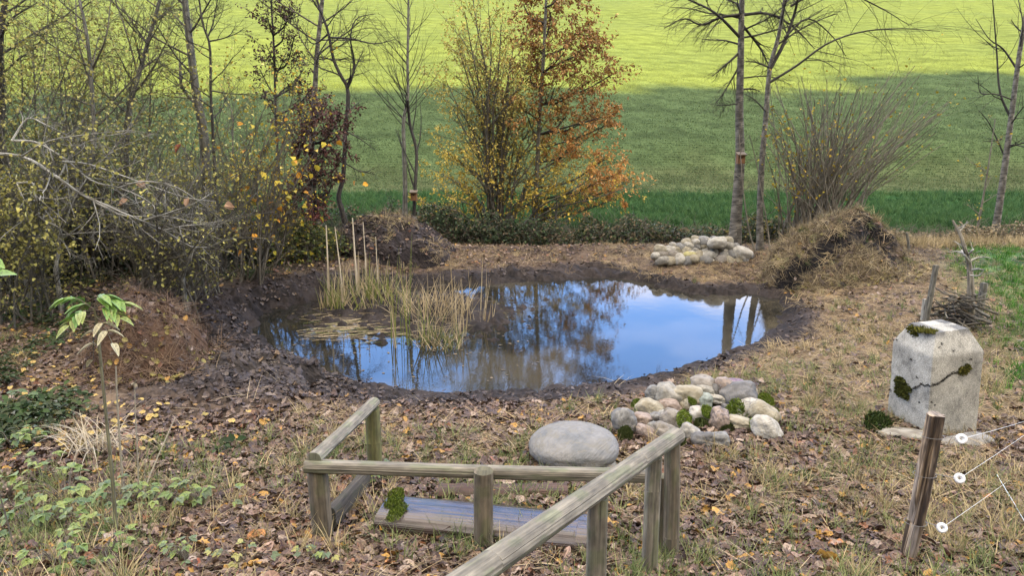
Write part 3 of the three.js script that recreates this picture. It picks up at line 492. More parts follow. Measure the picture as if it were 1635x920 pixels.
{
  const A = foot(517, 860), B = foot(600, 757), Cc = foot(772, 876), Dp = foot(1072, 893);
  const t = thing('wooden_railing', 'lichen grey wooden railing of round poles round the steps', 'railing', V(A.x, A.y, A.z));
  const topA = at(506, 738, -A.z + 0.0), topB = at(594, 652, -B.z), topC = at(772, 752, -Cc.z), endD = at(1078, 697, -Dp.z + 0.02), nearD = at(735, 932, 1.86);
  const m2 = std({ color: C(0.36, 0.34, 0.29), map: T.wood, bumpMap: T.woodH, bumpScale: 0.006, roughness: 0.8 });
  const post = (a, b, r, seed, o, mat = M.woodPost) => mesh('post', shift(pole([a.clone().add(V(0, -0.15, 0)), a.clone().lerp(b, 0.5), b], r, r * 0.97, seed, { n: 30, ...o }), t), mat, t);
  post(A, topA, 0.056, 1, { rough: 0.1 }); tag(post(B, topB, 0.052, 2, { rough: 0.1 }, std({ color: C(0.26, 0.26, 0.11), map: T.wood, bumpMap: T.woodH, bumpScale: 0.006, roughness: 0.85 })), 'post stained yellow-green by algae'); post(Cc, topC, 0.053, 3, { rough: 0.1 });
  const rail = (a, b, r, seed, o) => mesh('rail', shift(pole([a, a.clone().lerp(b, 0.5).add(V(0, -0.004, 0)), b], r, r, seed, { n: 60, ...o }), t), m2, t);
  const over = (p, k) => p.clone().add(V(0, k, 0));
  const lean = topB.clone().sub(topA).normalize();
  rail(over(topA, 0.03).addScaledVector(lean, -0.04), over(topB, 0.026).addScaledVector(lean, 0.06), 0.037, 5, { flat: -0.35, wide: 1.15 });
  const fr = at(1037, 757, -Dp.z + 0.06), al = fr.clone().sub(topA).normalize();
  rail(over(topA, 0.0).addScaledVector(al, -0.05).add(V(0, 0.0, 0.045)), fr.clone().add(V(0, 0, 0.02)), 0.031, 6, { square: 5, wide: 1.1 });
  const al2 = endD.clone().sub(nearD).normalize(), far2 = nearD.clone().addScaledVector(al2, -1.6);
  rail(far2, endD.clone().addScaledVector(al2, 0.02), 0.042, 7, { flat: -0.55, wide: 1.1 });
  for (const [px, py, w, seed, sq] of [[955, 800, 0.04, 11, 6], [1045, 722, 0.036, 12, 6]]) {
    let best = null; for (let k = 0; k <= 400; k++) { const p = nearD.clone().lerp(endD, k / 400), v = p.clone().sub(V(0, EYE, 0)), zc = -v.z * cp - v.y * sp, sx = CX + v.x / zc * F; if (!best || Math.abs(sx - px) < best[0]) best = [Math.abs(sx - px), p]; }
    const p = best[1]; post(V(p.x + 0.005, ground(p.x, p.z) - 0.1, p.z - 0.0), p.clone().add(V(0, -0.03, 0)), w, seed, { square: sq, rough: 0.06 }, m2);
  }
  post(Dp, endD.clone().add(V(-0.015, -0.03, 0)), 0.041, 13, { rough: 0.12 });
  const p2 = at(1060, 760, -Dp.z + 0.12); post(V(p2.x, ground(p2.x, p2.z) - 0.1, p2.z), p2, 0.032, 14, { square: 5, rough: 0.08 });
}
function timber(name, label, a, b, hw, hh, seed, color, rough, o = {}) {
  const t = thing(name, label, o.cat ?? 'timber', V((a.x + b.x) / 2, (a.y + b.y) / 2 - hh, (a.z + b.z) / 2));
  const g = pole([a, a.clone().lerp(b, 0.5), b], hh, hh, seed, { n: 70, square: 7, wide: hw / hh, rough: o.rough ?? 0.2, uu: 1.4 });
  mesh('beam', shift(g, t), phy({ color, map: T.wood, bumpMap: T.woodH, bumpScale: 0.006, roughness: rough, clearcoat: rough < 0.3 ? 0.25 : 0, clearcoatRoughness: 0.2 }), t); return t;
}
{
  const fl = foot(594, 872), y = fl.y, L = at(606, 838, -fl.z + 0.24), Rr = at(944, 868, -fl.z + 0.2); L.y = y + 0.02; Rr.y = y + 0.0;
  const bl = at(612, 830, 3.8), br = at(942, 852, 3.6), yt = fl.y + 0.1;
  const t = timber('timber_step', 'wide wet timber step with a mossy left end inside the railing', V(bl.x, yt - 0.085, bl.z), V(br.x, yt - 0.095, br.z), 0.15, 0.085, 3, C(0.115, 0.085, 0.075), 0.25, { cat: 'timber step' });
  const mb = new MB(), R = rng(8); for (let k = 0; k < 5; k++) mossMB(mb, V(bl.x + 0.05 + R() * 0.06, yt + 0.005, bl.z + lerp(-0.11, 0.12, k / 4)), V(-0.15, 1, 0.1).normalize(), 0.06, 420, R, [0.06, 0.1, 0.01], [0.2, 0.26, 0.03], 0.012);
  tag(part(t, 'moss', mb, M.moss), 'green moss on the left end', null, null, 'stuff');
  const q0 = at(700, 800, 4.3), q1 = at(905, 806, 4.32); timber('timber_beam', 'rotten red-brown timber lying behind the wet timber step', V(q0.x, ground(q0.x, q0.z) + 0.02, q0.z), V(q1.x, ground(q1.x, q1.z) + 0.035, q1.z), 0.07, 0.05, 9, C(0.13, 0.07, 0.05), 0.8, { rough: 0.5 });
  const e0 = at(530, 862, 3.75), e1 = at(592, 778, 4.5); timber('timber_board', 'dark weathered edge board beside the left railing post', V(e0.x, ground(e0.x, e0.z) + 0.06, e0.z), V(e1.x, ground(e1.x, e1.z) + 0.06, e1.z), 0.03, 0.09, 12, C(0.13, 0.115, 0.095), 0.85, { rough: 0.3 });
}
{ // electric fence at the right
  const b = foot(1449, 895), tp = at(1494, 662, -b.z - 0.04), t = thing('fence_post', 'split weathered fence post leaning right with white ring insulators', 'fence post', b);
  mesh('post', shift(pole([b.clone().add(V(-0.02, -0.15, 0)), b.clone().lerp(tp, 0.35), b.clone().lerp(tp, 0.7), tp], 0.041, 0.039, 21, { n: 90, rough: 0.4, square: 2.3, split: 1 }), t), std({ color: C(1, 0.95, 0.88), map: T.split, bumpMap: T.split, bumpScale: 0.02, roughness: 0.9 }), t);
  const white = std({ color: C(0.78, 0.79, 0.78), roughness: 0.35 }), wireM = std({ color: C(0.22, 0.22, 0.21), roughness: 0.5, metalness: 0.6 }), cordM = std({ color: C(0.6, 0.63, 0.62), roughness: 0.7 });
  [[1534, 701, 1700, 648, 'upper'], [1531, 764, 1700, 645, 'middle'], [1503, 843, 1700, 697, 'lower']].forEach(([px, py, ex, ey, word], k) => {
    const c = at(px, py, -b.z - 0.05), ring = new THREE.LatheGeometry([[0.009, -0.012], [0.022, -0.016], [0.031, -0.008], [0.026, -0.003], [0.026, 0.003], [0.031, 0.008], [0.022, 0.016], [0.009, 0.012], [0.009, -0.012]].map(([x, y]) => new THREE.Vector2(x, y)), 28); ring.rotateX(Math.PI / 2);
    const r = mesh('insulator', ring, white, t); r.position.copy(c).sub(t.position); r.rotation.set(-0.35, -0.35, 0); r.scale.set(0.86, 0.86, 0.66);
    const u = clamp((c.y - b.y) / (tp.y - b.y)), pc = b.clone().lerp(tp, u), mb = new MB(), loop = [];
    for (let s = 0; s <= 22; s++) { const a = s / 22 * Math.PI * 2; loop.push(pc.clone().add(V(Math.cos(a) * 0.054, Math.sin(a) * 0.006 + 0.01, Math.sin(a) * 0.054))); }
    mb.tube(loop, () => 0.0011, 5); mb.tube([pc.clone().add(V(0.054, 0.01, 0)), c], () => 0.0016, 5); part(t, 'tie_wire', mb, wireM);
    const e = at(ex, ey, 6.2), w = new MB(), pts = []; for (let s = 0; s <= 14; s++) { const q = s / 14, p = c.clone().lerp(e, q); p.y -= Math.sin(q * Math.PI) * 0.02; pts.push(p); }
    w.tube(pts, () => 0.0011, 5); part(thing('fence_wire', `thin pale fence wire running right from the ${word} ring insulator`, 'wire', c, 'fence wires'), 'strand', w, cordM);
  });
  const cpts = [[1588, 775], [1602, 800], [1618, 828], [1640, 868], [1660, 900]].map(([x, y]) => foot(x, y).add(V(0, 0.08, 0))), w = new MB(); w.tube(new THREE.CatmullRomCurve3(cpts).getPoints(20), () => 0.0022, 5); part(thing('fence_tape', 'loose blue-white cord trailing in the grass at the right', 'cord', cpts[0]), 'strand', w, std({ color: C(0.5, 0.58, 0.6) }));
}
// ---------------------------------------------------------------- trees and shrubs
const rnd = (R, k) => V((R() - 0.5) * k, (R() - 0.5) * k, (R() - 0.5) * k);
function grow(mb, p, d, L, r, lv, o, R, tips) {
  const segs = [8, 6, 4, 3][lv] ?? 3, pts = [p.clone()], dd = d.clone(), q = p.clone();
  for (let k = 1; k <= segs; k++) { dd.add(rnd(R, o.wob[lv] ?? 0.3)); dd.y += o.up[lv] ?? 0; dd.normalize(); q.addScaledVector(dd, L / segs); pts.push(q.clone()); }
  spread(mb, pts, r, r * (o.tip ?? 0.3), lv, o, R, tips, L);
}
function spread(mb, pts, r0, r1, lv, o, R, tips, L) {            // a limb along pts with its side shoots
  const rad = (t) => Math.max(0.0015, lerp(r0, r1, t));
  mb.tube(pts, rad, lv === 0 ? 8 : lv === 1 ? 5 : 3, [1, 1, 1], lv < 2);
  if (lv < o.max) {
    const n = o.n[lv] * (0.75 + R() * 0.5);
    for (let j = 0; j < n; j++) {
      const t = lerp(o.t0[lv] ?? 0.25, 0.98, (j + R()) / n), k = Math.min(pts.length - 2, Math.floor(t * (pts.length - 1))), f = t * (pts.length - 1) - k;
      const p = pts[k].clone().lerp(pts[k + 1], f), d = pts[k + 1].clone().sub(pts[k]).normalize();
      const s = V().crossVectors(d, V(R() - 0.5, R() - 0.5, R() - 0.5)).normalize(), a = (o.ang[lv] ?? 0.8) * (0.7 + R() * 0.6);
      const nd = d.clone().multiplyScalar(Math.cos(a)).addScaledVector(s, Math.sin(a));
      grow(mb, p, nd, L * (o.ratio[lv] ?? 0.5) * (1.1 - 0.55 * t) * (0.6 + R() * 0.7), Math.max(0.0019, rad(t) * (o.rr ?? 0.55)), lv + 1, o, R, tips);
    }
  }
  if (lv >= (o.leafLv ?? 9)) for (let k = 1; k < pts.length; k++) tips.push([pts[k], pts[k].clone().sub(pts[k - 1]).normalize()]);
}
function leaves(mb, tips, n, len, color, R, keep = () => 1, wid = 0.62) {
  for (const [p, d] of tips) for (let k = 0; k < n; k++) {
    if (R() > keep(p)) continue;
    const q = p.clone().add(rnd(R, len * 1.6)), dd = d.clone().multiplyScalar(0.5).add(rnd(R, 1.6)); dd.y -= 0.35; dd.normalize();
    const l = len * (0.6 + R() * 0.7), c = color(p, R), k2 = 0.75 + R() * 0.5;
    mb.leaf(q, dd, V(R() - 0.5, R() + 0.2, R() - 0.5).normalize(), l, l * wid, [c[0] * k2, c[1] * k2, c[2] * k2]);
  }
}
const path = (list, dist, R, z = 0.0) => new THREE.CatmullRomCurve3(list.map(([x, y, dz], k) => at(x, y, dist + (dz ?? 0) + (R && k ? (R() - 0.5) * z : 0)))).getPoints(Math.max(6, list.length * 3));
const lenOf = (p) => { let s = 0; for (let k = 1; k < p.length; k++) s += p[k].distanceTo(p[k - 1]); return s; };
// a tree traced from the picture: trunk, traced limbs [points, width px], side shoots by rule
function tracedTree(name, label, cat, s) {
  const R = rng(s.seed), base = s.base ?? foot(...s.trunk[0]), dist = s.dist ?? -base.z;
  const b = V(at(...s.trunk[0], dist).x, ground(base.x, -dist), -dist), t = thing(name, label, cat, b, s.group), tips = [];
  const tp = path(s.trunk, dist, R, s.zw ?? 0.25); tp.unshift(V(tp[0].x, Math.min(b.y, tp[0].y) - 0.25, tp[0].z));
  const k = pxm(tp[1]), m = new MB(), r0 = s.w[0] / k / 2, r1 = s.w[1] / k / 2;
  m.tube(tp, (u) => lerp(r0, r1, Math.pow(u, 0.8)) * (1 + 0.35 * Math.exp(-u * 22)), s.sides ?? 12); part(t, 'trunk', m, s.mat);
  for (const [pts, w, w2] of s.limbs ?? []) { const bm = new MB(), pp = path(pts, dist, R, 0.5), L = lenOf(pp); spread(bm, pp, w * 0.85 / k / 2, (w2 ?? w * 0.3) * 0.7 / k / 2, 1, s.o, R, tips, L); part(t, 'branch', bm, s.twig ?? s.mat); }
  const n = s.nb ?? 0;
  for (let j = 0; j < n; j++) {
    const u = lerp(s.b0 ?? 0.4, 0.99, (j + R()) / n), kk = Math.min(tp.length - 2, Math.floor(u * (tp.length - 1))), p = tp[kk].clone().lerp(tp[kk + 1], u * (tp.length - 1) - kk);
    const a = R() * 6.283, d = V(Math.cos(a), s.rise ?? 0.5, Math.sin(a)).normalize(), bm = new MB(), rr = lerp(r0, r1, u);
    grow(bm, p, d, (s.bl ?? 1.6) * (1.2 - 0.75 * u) * (0.6 + R() * 0.7), Math.max(0.004, Math.min(rr * 0.5, s.br ?? 0.02)), 1, s.o, R, tips); part(t, 'branch', bm, s.twig ?? s.mat);
  }
  if (s.leaf) { const lm = new MB(); leaves(lm, tips, s.leaf.n, s.leaf.len, s.leaf.color, R, s.leaf.keep, s.leaf.wid); if (lm.p.length) part(t, 'foliage', lm, M.leaf); }
  return t;
}
// a shrub of many stems: tips given in the picture
function shrub(name, label, cat, s) {
  const R = rng(s.seed), b = s.base ?? foot(...s.at), t = thing(name, label, cat, V(b.x, ground(b.x, b.z), b.z), s.group), tips = [], k = pxm(b);
  s.tips.forEach(([x, y, dz], j) => {
    const e = at(x, y, -b.z + (dz ?? (R() - 0.5) * (s.deep ?? 1.8))), p0 = b.clone().add(V((R() - 0.5) * (s.foot ?? 0.3), -0.1, (R() - 0.5) * (s.foot ?? 0.3)));
    const mid = p0.clone().lerp(e, 0.5); mid.y += (e.y - p0.y) * (s.arch ?? 0.12); mid.x = lerp(mid.x, p0.x, 0.25); mid.add(rnd(R, 0.2 * (s.crook ?? 1)));
    const q1 = p0.clone().lerp(mid, 0.5).add(rnd(R, 0.1 * (s.crook ?? 1))), q3 = mid.clone().lerp(e, 0.5).add(rnd(R, 0.14 * (s.crook ?? 1)));
    const pp = new THREE.CatmullRomCurve3([p0, q1, mid, q3, e]).getPoints(12), m = new MB(), w = (s.w ?? 6) * (0.6 + R() * 0.6);
    spread(m, pp, w / k / 2, (s.w2 ?? 1.2) / k / 2, 1, s.o, R, tips, lenOf(pp)); part(t, 'stem', m, s.mat);
  });
  if (s.leaf) { const lm = new MB(); leaves(lm, tips, s.leaf.n, s.leaf.len, s.leaf.color, R, s.leaf.keep, s.leaf.wid); if (lm.p.length) part(t, 'foliage', lm, M.leaf); }
  return t;
}
const YELLOW = (p, R) => mixc([0.34, 0.3, 0.035], [0.5, 0.33, 0.03], R()), OLIVE = (p, R) => mixc([0.2, 0.21, 0.06], [0.42, 0.38, 0.1], R());
const bare = { wob: [0.1, 0.22, 0.3, 0.35], up: [0, 0.06, 0.05, 0.03], n: [0, 9, 5, 0], t0: [0, 0.2, 0.15], ang: [0.9, 0.75, 0.8], ratio: [0.5, 0.5, 0.5], max: 3, rr: 0.55, tip: 0.3 };
const droop = { ...bare, rr: 0.42, up: [0, 0.0, -0.12, -0.16], n: [0, 17, 5, 0], ratio: [0.5, 0.42, 0.5], wob: [0.1, 0.28, 0.35, 0.4] };

// right group
const poplar = tracedTree('poplar_tree', 'tall pale grey poplar trunk behind the far stone pile, with bird box', 'tree', { seed: 11, trunk: [[1172, 394], [1176, 330], [1181, 255], [1180, 180], [1182, 100], [1184, 0], [1188, -150], [1190, -420]], w: [21, 4], mat: M.barkPoplar, twig: M.barkDark, o: droop, zw: 0.05, sides: 18,
  limbs: [[[[1180, 24], [1150, 28], [1120, 40], [1092, 30], [1060, 45]], 6, 1.5], [[[1184, 24], [1225, 22], [1265, 42], [1300, 78]], 6, 1.5], [[[1178, 86], [1158, 104], [1137, 122]], 5, 1.5], [[[1183, 143], [1200, 142], [1212, 146]], 4, 1.5], [[[1180, 105], [1160, 140], [1138, 172]], 4, 1], [[[1181, 60], [1140, 20], [1100, 0], [1050, -20]], 6, 1.5], [[[1185, 40], [1215, 80], [1228, 108]], 5, 2], [[[1181, 165], [1160, 168], [1142, 168]], 3, 1], [[[1182, 125], [1225, 122], [1262, 135]], 3, 1]], nb: 22, b0: 0.62, bl: 1.9, rise: 0.25 });
const poplar2 = tracedTree('poplar_tree', 'forked young poplar just right of the tall poplar trunk', 'tree', { seed: 12, trunk: [[1213, 400], [1213, 330], [1216, 260], [1222, 190], [1229, 108], [1242, 60], [1252, 0], [1262, -120], [1270, -260]], w: [12, 3], mat: M.barkPoplar, twig: M.barkDark, o: droop, zw: 0.05,
  limbs: [[[[1229, 110], [1250, 72], [1268, 22], [1276, -20], [1296, -160]], 8, 2], [[[1228, 132], [1270, 106], [1320, 70], [1380, 50], [1440, 46], [1500, 50]], 5, 1.2], [[[1228, 108], [1208, 100], [1190, 98]], 3.5, 2], [[[1252, 60], [1290, 30], [1330, 60], [1350, 90]], 4, 1], [[[1262, 10], [1320, -20], [1400, 10], [1450, 40]], 5, 1], [[[1224, 180], [1205, 160], [1190, 150]], 3, 1]], nb: 9, b0: 0.6, bl: 1.5 });
for (const [label, tr, w] of [['thin pale sapling leaning left between the poplar trunks', [[1206, 404], [1196, 370], [1187, 310], [1182, 250], [1180, 215]], 3.2], ['thin pale sapling right of the forked poplar', [[1229, 402], [1226, 370], [1216, 310], [1206, 255], [1196, 215]], 3.2]])
  tracedTree('sapling', label, 'sapling', { seed: 13 + w + tr[0][0], trunk: tr, w: [w, 1], mat: M.barkHazel, o: { ...bare, max: 2 }, nb: 6, b0: 0.4, bl: 0.5, sides: 6 });
{
  const R = rng(50), tips = []; for (let k = 0; k < 96; k++) { const u = Math.pow((k + R()) / 96, 0.9), x = lerp(1212, 1516, u); tips.push([x, lerp(220, 105, Math.sin(Math.min(1, u * 1.25) * 1.57)) + R() * 95 + (u > 0.86 ? 40 : 0)]); }
  for (let k = 0; k < 34; k++) tips.push([1218 + R() * 170, 120 + R() * 130]);
  shrub('hazel_bush', 'large fan of bare hazel rods with few yellow leaves behind the straw mound', 'bush', { seed: 51, base: (() => { const b = at(1296, 388, 15.0); b.y = ground(b.x, b.z); return b; })(), tips, w: 2.9, w2: 0.9, foot: 1.15, deep: 2.6, arch: 0.03, crook: 0.45, mat: M.barkHazel, o: { ...bare, n: [0, 6, 4], ang: [0.5, 0.42, 0.5], ratio: [0.4, 0.3, 0.4], up: [0, 0.05, 0.06, 0.05], max: 2, t0: [0.1, 0.3, 0.2], leafLv: 2 }, leaf: { n: 1, len: 0.06, wid: 0.85, color: YELLOW, keep: (p) => 0.05 + 0.2 * step(6.9, 5.4, p.x) * step(3.8, 2.6, p.y) + 0.035 * step(1.0, 3.2, p.y) } });
}
tracedTree('dead_tree', 'slim pale leaning tree at the right edge of the meadow', 'tree', { seed: 15, trunk: [[1588, 372], [1600, 290], [1612, 200], [1626, 90], [1642, -10], [1660, -160]], w: [12, 4], mat: M.barkPoplar, twig: M.barkDark, o: { ...bare, n: [0, 6, 3], wob: [0.1, 0.3, 0.4] }, limbs: [[[[1613, 190], [1596, 150], [1590, 80], [1583, -10]], 5, 2], [[[1617, 160], [1585, 150], [1566, 150], [1560, 120]], 3, 1], [[[1622, 110], [1600, 78], [1578, 62], [1557, 30]], 4, 1], [[[1603, 250], [1580, 200], [1566, 180]], 3, 1], [[[1606, 232], [1620, 232], [1650, 238]], 3, 1.5], [[[1599, 222], [1585, 225], [1568, 226]], 2.5, 1], [[[1626, 85], [1632, 40], [1625, 0]], 4, 1.5]], nb: 6, b0: 0.3, bl: 1.0 });
tracedTree('sapling', 'thin brown sapling with a few leaves beside the leaning tree', 'sapling', { seed: 16, trunk: [[1558, 372], [1568, 320], [1578, 260], [1588, 190]], w: [4.5, 1.2], mat: M.barkHazel, o: { ...bare, leafLv: 2, max: 2 }, nb: 9, b0: 0.15, bl: 0.7, sides: 6, leaf: { n: 1, len: 0.07, color: YELLOW, keep: () => 0.12 } });

// middle group
const twin = tracedTree('birch_tree', 'slim bare twin-stemmed tree with upswept twigs and a bird box', 'tree', { seed: 17, dist: 16.0, trunk: [[647, 352], [647, 290], [645, 235], [645, 190], [651, 160], [651, 100], [652, 40], [653, -60], [655, -190]], w: [8.5, 2], mat: M.barkGrey, twig: M.barkDark, zw: 0.05, o: { ...bare, ang: [0.6, 0.5, 0.5], n: [0, 7, 3], up: [0, 0.08, 0.05], max: 2 }, limbs: [[[[661, 352], [663, 300], [665, 240], [655, 200], [651, 160]], 7, 6]], nb: 44, b0: 0.36, bl: 1.45, rise: 0.9, br: 0.009, leaf: { n: 0, len: 0.05, color: YELLOW } });
tracedTree('alder_tree', 'dark crooked bare tree rising left of the twin-stemmed tree', 'tree', { seed: 18, dist: 15.4, trunk: [[552, 358], [546, 335], [541, 315], [548, 285], [552, 210], [555, 140], [545, 122], [533, 95], [524, 50], [508, 5], [495, -60]], w: [9.5, 3], mat: M.barkDark, o: { ...bare, wob: [0.1, 0.45, 0.5, 0.5], up: [0, 0.02, -0.02, 0] }, zw: 0.05, limbs: [[[[555, 141], [562, 125], [566, 100], [560, 60], [570, 30], [600, 22]], 5, 1.5], [[[527, 60], [560, 62], [600, 70], [640, 60]], 4, 1], [[[533, 96], [560, 94], [585, 100]], 3, 1], [[[524, 55], [500, 70], [478, 40]], 4, 1], [[[553, 210], [575, 222], [600, 240]], 3, 1], [[[550, 260], [580, 275], [600, 268]], 2.5, 1]], nb: 10, b0: 0.35, bl: 1.1 });
{
  const tips = [[700, 232], [712, 128], [733, 78], [742, 18], [752, -25], [780, 15], [800, 40], [822, 55], [700, 300], [682, 330], [850, 95], [880, 180], [922, 235], [952, 280], [900, 130], [770, 80], [722, 170], [830, 190], [862, 240], [985, 318], [738, 250], [665, 318], [760, 140], [790, 120], [812, 130], [720, 285], [900, 290], [1000, 300], [940, 220], [745, 180], [776, 190], [846, 160], [690, 270], [730, 55], [765, 40], [815, 95], [870, 300], [930, 310]];
  shrub('hornbeam_bush', 'tall many-stemmed bush with yellow leaves at the far bank centre', 'bush', { seed: 53, at: [795, 388], tips, w: 5.2, w2: 1.0, foot: 0.45, deep: 2.2, arch: 0.14, mat: M.barkBrown, o: { ...bare, n: [0, 13, 5], t0: [0, 0.25, 0.15], ang: [0.7, 0.65, 0.7], ratio: [0.4, 0.3, 0.4], max: 3, leafLv: 2, up: [0, 0.03, 0.03, 0] }, leaf: { n: 3, len: 0.066, wid: 0.65, color: (p, R) => mixc(mixc([0.34, 0.3, 0.08], [0.52, 0.43, 0.1], R()), mixc([0.5, 0.38, 0.05], [0.6, 0.42, 0.06], R()), clamp((2.9 - p.y) * 0.7) * 0.8), keep: (p) => 0.4 - 0.12 * step(2.2, 1.2, p.y) } });
}
// trees whose leaves hang in traced clusters
function clusterTree(name, label, cat, s) {
  const R = rng(s.seed), base = foot(...s.trunk[0]), dist = s.dist ?? -base.z, b = V(at(...s.trunk[0], dist).x, ground(base.x, -dist), -dist), t = thing(name, label, cat, b), tips = [];
  const tp = path(s.trunk, dist, R, 0.1); tp.unshift(V(tp[0].x, Math.min(b.y, tp[0].y) - 0.25, tp[0].z)); const k = pxm(tp[1]), m = new MB(); m.tube(tp, (u) => lerp(s.w[0], s.w[1], u) / k / 2, 9); part(t, 'trunk', m, s.mat);
  for (const [cx, cy, cr, n, dz] of s.clusters) {
    const c = at(cx, cy, dist + (dz ?? (R() - 0.5) * 1.2)), rr = cr / k; let i = 0, best = 1e9;
    tp.forEach((p, j) => { const d = p.distanceTo(c) + Math.max(0, p.y - c.y + 0.5) * 1.6; if (j > 1 && d < best) { best = d; i = j; } });
    const p0 = tp[i], mid = p0.clone().lerp(c, 0.5); mid.y -= 0.1; mid.add(rnd(R, 0.2)); const pp = new THREE.CatmullRomCurve3([p0, mid, c]).getPoints(8), bm = new MB();
    bm.tube(pp, (u) => lerp(Math.min(3.5, s.w[1] + 2), 1.2, u) / k / 2, 5);
    for (let j = 0; j < n; j++) { const from = pp[2 + Math.floor(R() * 6.9)], e = c.clone().add(rnd(R, 2).setLength(rr * Math.cbrt(R()))), d = e.clone().sub(from), L = d.length(); grow(bm, from, d.normalize(), L, 0.006, 2, { ...bare, up: [0, 0, s.lift ?? 0.0, s.lift ?? 0], n: [0, 0, 4, 0], ratio: [0, 0, 0.4, 0], t0: [0, 0, 0.3], max: 3, leafLv: 2, tip: 0.4 }, R, tips); }
    part(t, 'branch', bm, s.twig ?? s.mat);
  }
  const lm = new MB(); leaves(lm, tips, s.leaf.n, s.leaf.len, s.leaf.color, R, s.leaf.keep, s.leaf.wid); part(t, 'foliage', lm, M.leaf); return t;
}
clusterTree('oak_tree', 'young oak with orange and rust brown leaves behind the yellow bush', 'tree', { seed: 60, trunk: [[853, 386], [855, 330], [858, 260], [862, 180], [868, 90], [872, 0], [878, -60]], w: [9, 3], mat: M.barkGrey, twig: M.barkDark,
  clusters: [[838, 60, 48, 16], [880, 20, 50, 18], [925, 45, 42, 14], [950, 75, 34, 12], [900, 85, 50, 16], [845, 110, 44, 14], [800, 150, 30, 7], [885, 140, 44, 14], [940, 130, 42, 14], [985, 115, 26, 7], [960, 170, 34, 10], [905, 185, 42, 12], [970, 200, 32, 9], [925, 225, 38, 11], [985, 180, 16, 4], [965, 255, 32, 10], [990, 275, 30, 10], [1005, 290, 22, 6], [950, 290, 28, 7], [880, 235, 38, 8], [940, 320, 24, 4], [860, -40, 50, 14], [905, -25, 42, 12], [835, 5, 32, 9], [990, 315, 26, 4], [840, 180, 36, 8]],
  leaf: { n: 5, len: 0.082, wid: 0.62, keep: () => 0.38, color: (p, R) => { const u = clamp((3.5 - p.y) * 0.55 + (R() - 0.5) * 0.7); return mixc(mixc([0.24, 0.13, 0.045], [0.42, 0.245, 0.075], R()), mixc([0.56, 0.28, 0.08], [0.64, 0.38, 0.12], R()), u); } } });
tracedTree('sapling', 'short pale sapling stem right of the oak trunk', 'sapling', { seed: 19, trunk: [[885, 388], [886, 360], [889, 330], [886, 290]], w: [5.5, 1.5], mat: M.barkPoplar, o: { ...bare, leafLv: 2, max: 2 }, nb: 10, b0: 0.3, bl: 0.8, sides: 7, leaf: { n: 1, len: 0.07, color: YELLOW, keep: () => 0.3 } });
clusterTree('beech_tree', 'slender young beech with small dark purple leaves before the sunlit field', 'tree', { seed: 61, trunk: [[448, 350], [444, 260], [440, 150], [438, 80], [434, 10], [432, -60]], w: [5, 2], mat: M.barkDark, dist: 16.4, clusters: [[425, 20, 34, 9], [455, 40, 34, 10], [470, 60, 26, 7], [425, 70, 30, 8], [455, 95, 34, 9], [485, 110, 24, 6], [415, 110, 24, 6], [470, 130, 34, 10], [500, 140, 28, 8], [430, -20, 36, 9], [465, 10, 24, 7], [420, 140, 26, 5]], leaf: { n: 2, len: 0.06, wid: 0.6, keep: () => 0.62, color: (p, R) => mixc([0.05, 0.03, 0.028], [0.11, 0.06, 0.045], R()) } });
clusterTree('beech_tree', 'low beech with dense red-brown leaves left of the crooked tree', 'tree', { seed: 62, trunk: [[505, 372], [503, 300], [500, 230], [500, 170]], w: [6, 2], mat: M.barkDark, dist: 14.6, clusters: [[520, 165, 34, 12], [500, 190, 34, 13], [540, 195, 30, 10], [480, 215, 34, 12], [520, 225, 36, 14], [555, 185, 22, 6], [465, 245, 30, 9], [500, 255, 36, 14], [530, 270, 26, 9], [475, 285, 34, 12], [510, 295, 28, 10], [455, 315, 32, 12], [480, 335, 34, 16], [505, 325, 26, 10], [430, 330, 30, 9], [440, 350, 26, 8], [555, 240, 20, 4], [460, 200, 24, 5]], leaf: { n: 3, len: 0.06, wid: 0.6, keep: () => 0.6, color: (p, R) => mixc(mixc([0.07, 0.032, 0.03], [0.14, 0.06, 0.045], R()), [0.22, 0.05, 0.03], step(1.5, 0.9, p.y) * R()) } });

// left thicket
tracedTree('ash_tree', 'thick grey tree trunk rising through the left thicket', 'tree', { seed: 20, trunk: [[338, 400], [332, 320], [325, 210], [314, 150], [304, 70], [296, 0], [290, -120], [286, -320]], w: [19, 6], mat: M.barkGrey, twig: M.barkBrown, dist: 12.8, zw: 0.05, sides: 16, o: bare, limbs: [[[[318, 170], [298, 150], [290, 135], [288, 98]], 6, 6]], nb: 16, b0: 0.5, bl: 2.0 });
tracedTree('ash_tree', 'slim pale tree trunk behind the dark beech', 'tree', { seed: 21, trunk: [[493, 366], [497, 260], [503, 150], [507, 80], [515, 0], [522, -120], [526, -300]], w: [11, 4], mat: M.barkPoplar, twig: M.barkBrown, dist: 16.0, zw: 0.05, o: bare, limbs: [[[[510, 64], [540, 64], [580, 66], [600, 72]], 3, 1], [[[506, 95], [525, 94], [560, 100]], 3, 1], [[[505, 100], [480, 60], [470, 20]], 3, 1]], nb: 14, b0: 0.45, bl: 1.8 });
tracedTree('alder_tree', 'dark slim forked tree right of the thick grey trunk', 'tree', { seed: 22, trunk: [[350, 400], [345, 300], [340, 200], [337, 145], [335, 70], [325, 40], [318, -10], [315, -120]], w: [6, 2], mat: M.barkDark, dist: 12.2, o: { ...bare, wob: [0.1, 0.4, 0.5, 0.4] }, limbs: [[[[335, 66], [355, 62], [375, 55], [392, 44]], 3, 1], [[[333, 58], [340, 40], [345, 15], [352, -20]], 3, 1.5], [[[338, 145], [370, 150], [410, 150]], 3, 1]], nb: 14, b0: 0.3, bl: 1.3 });
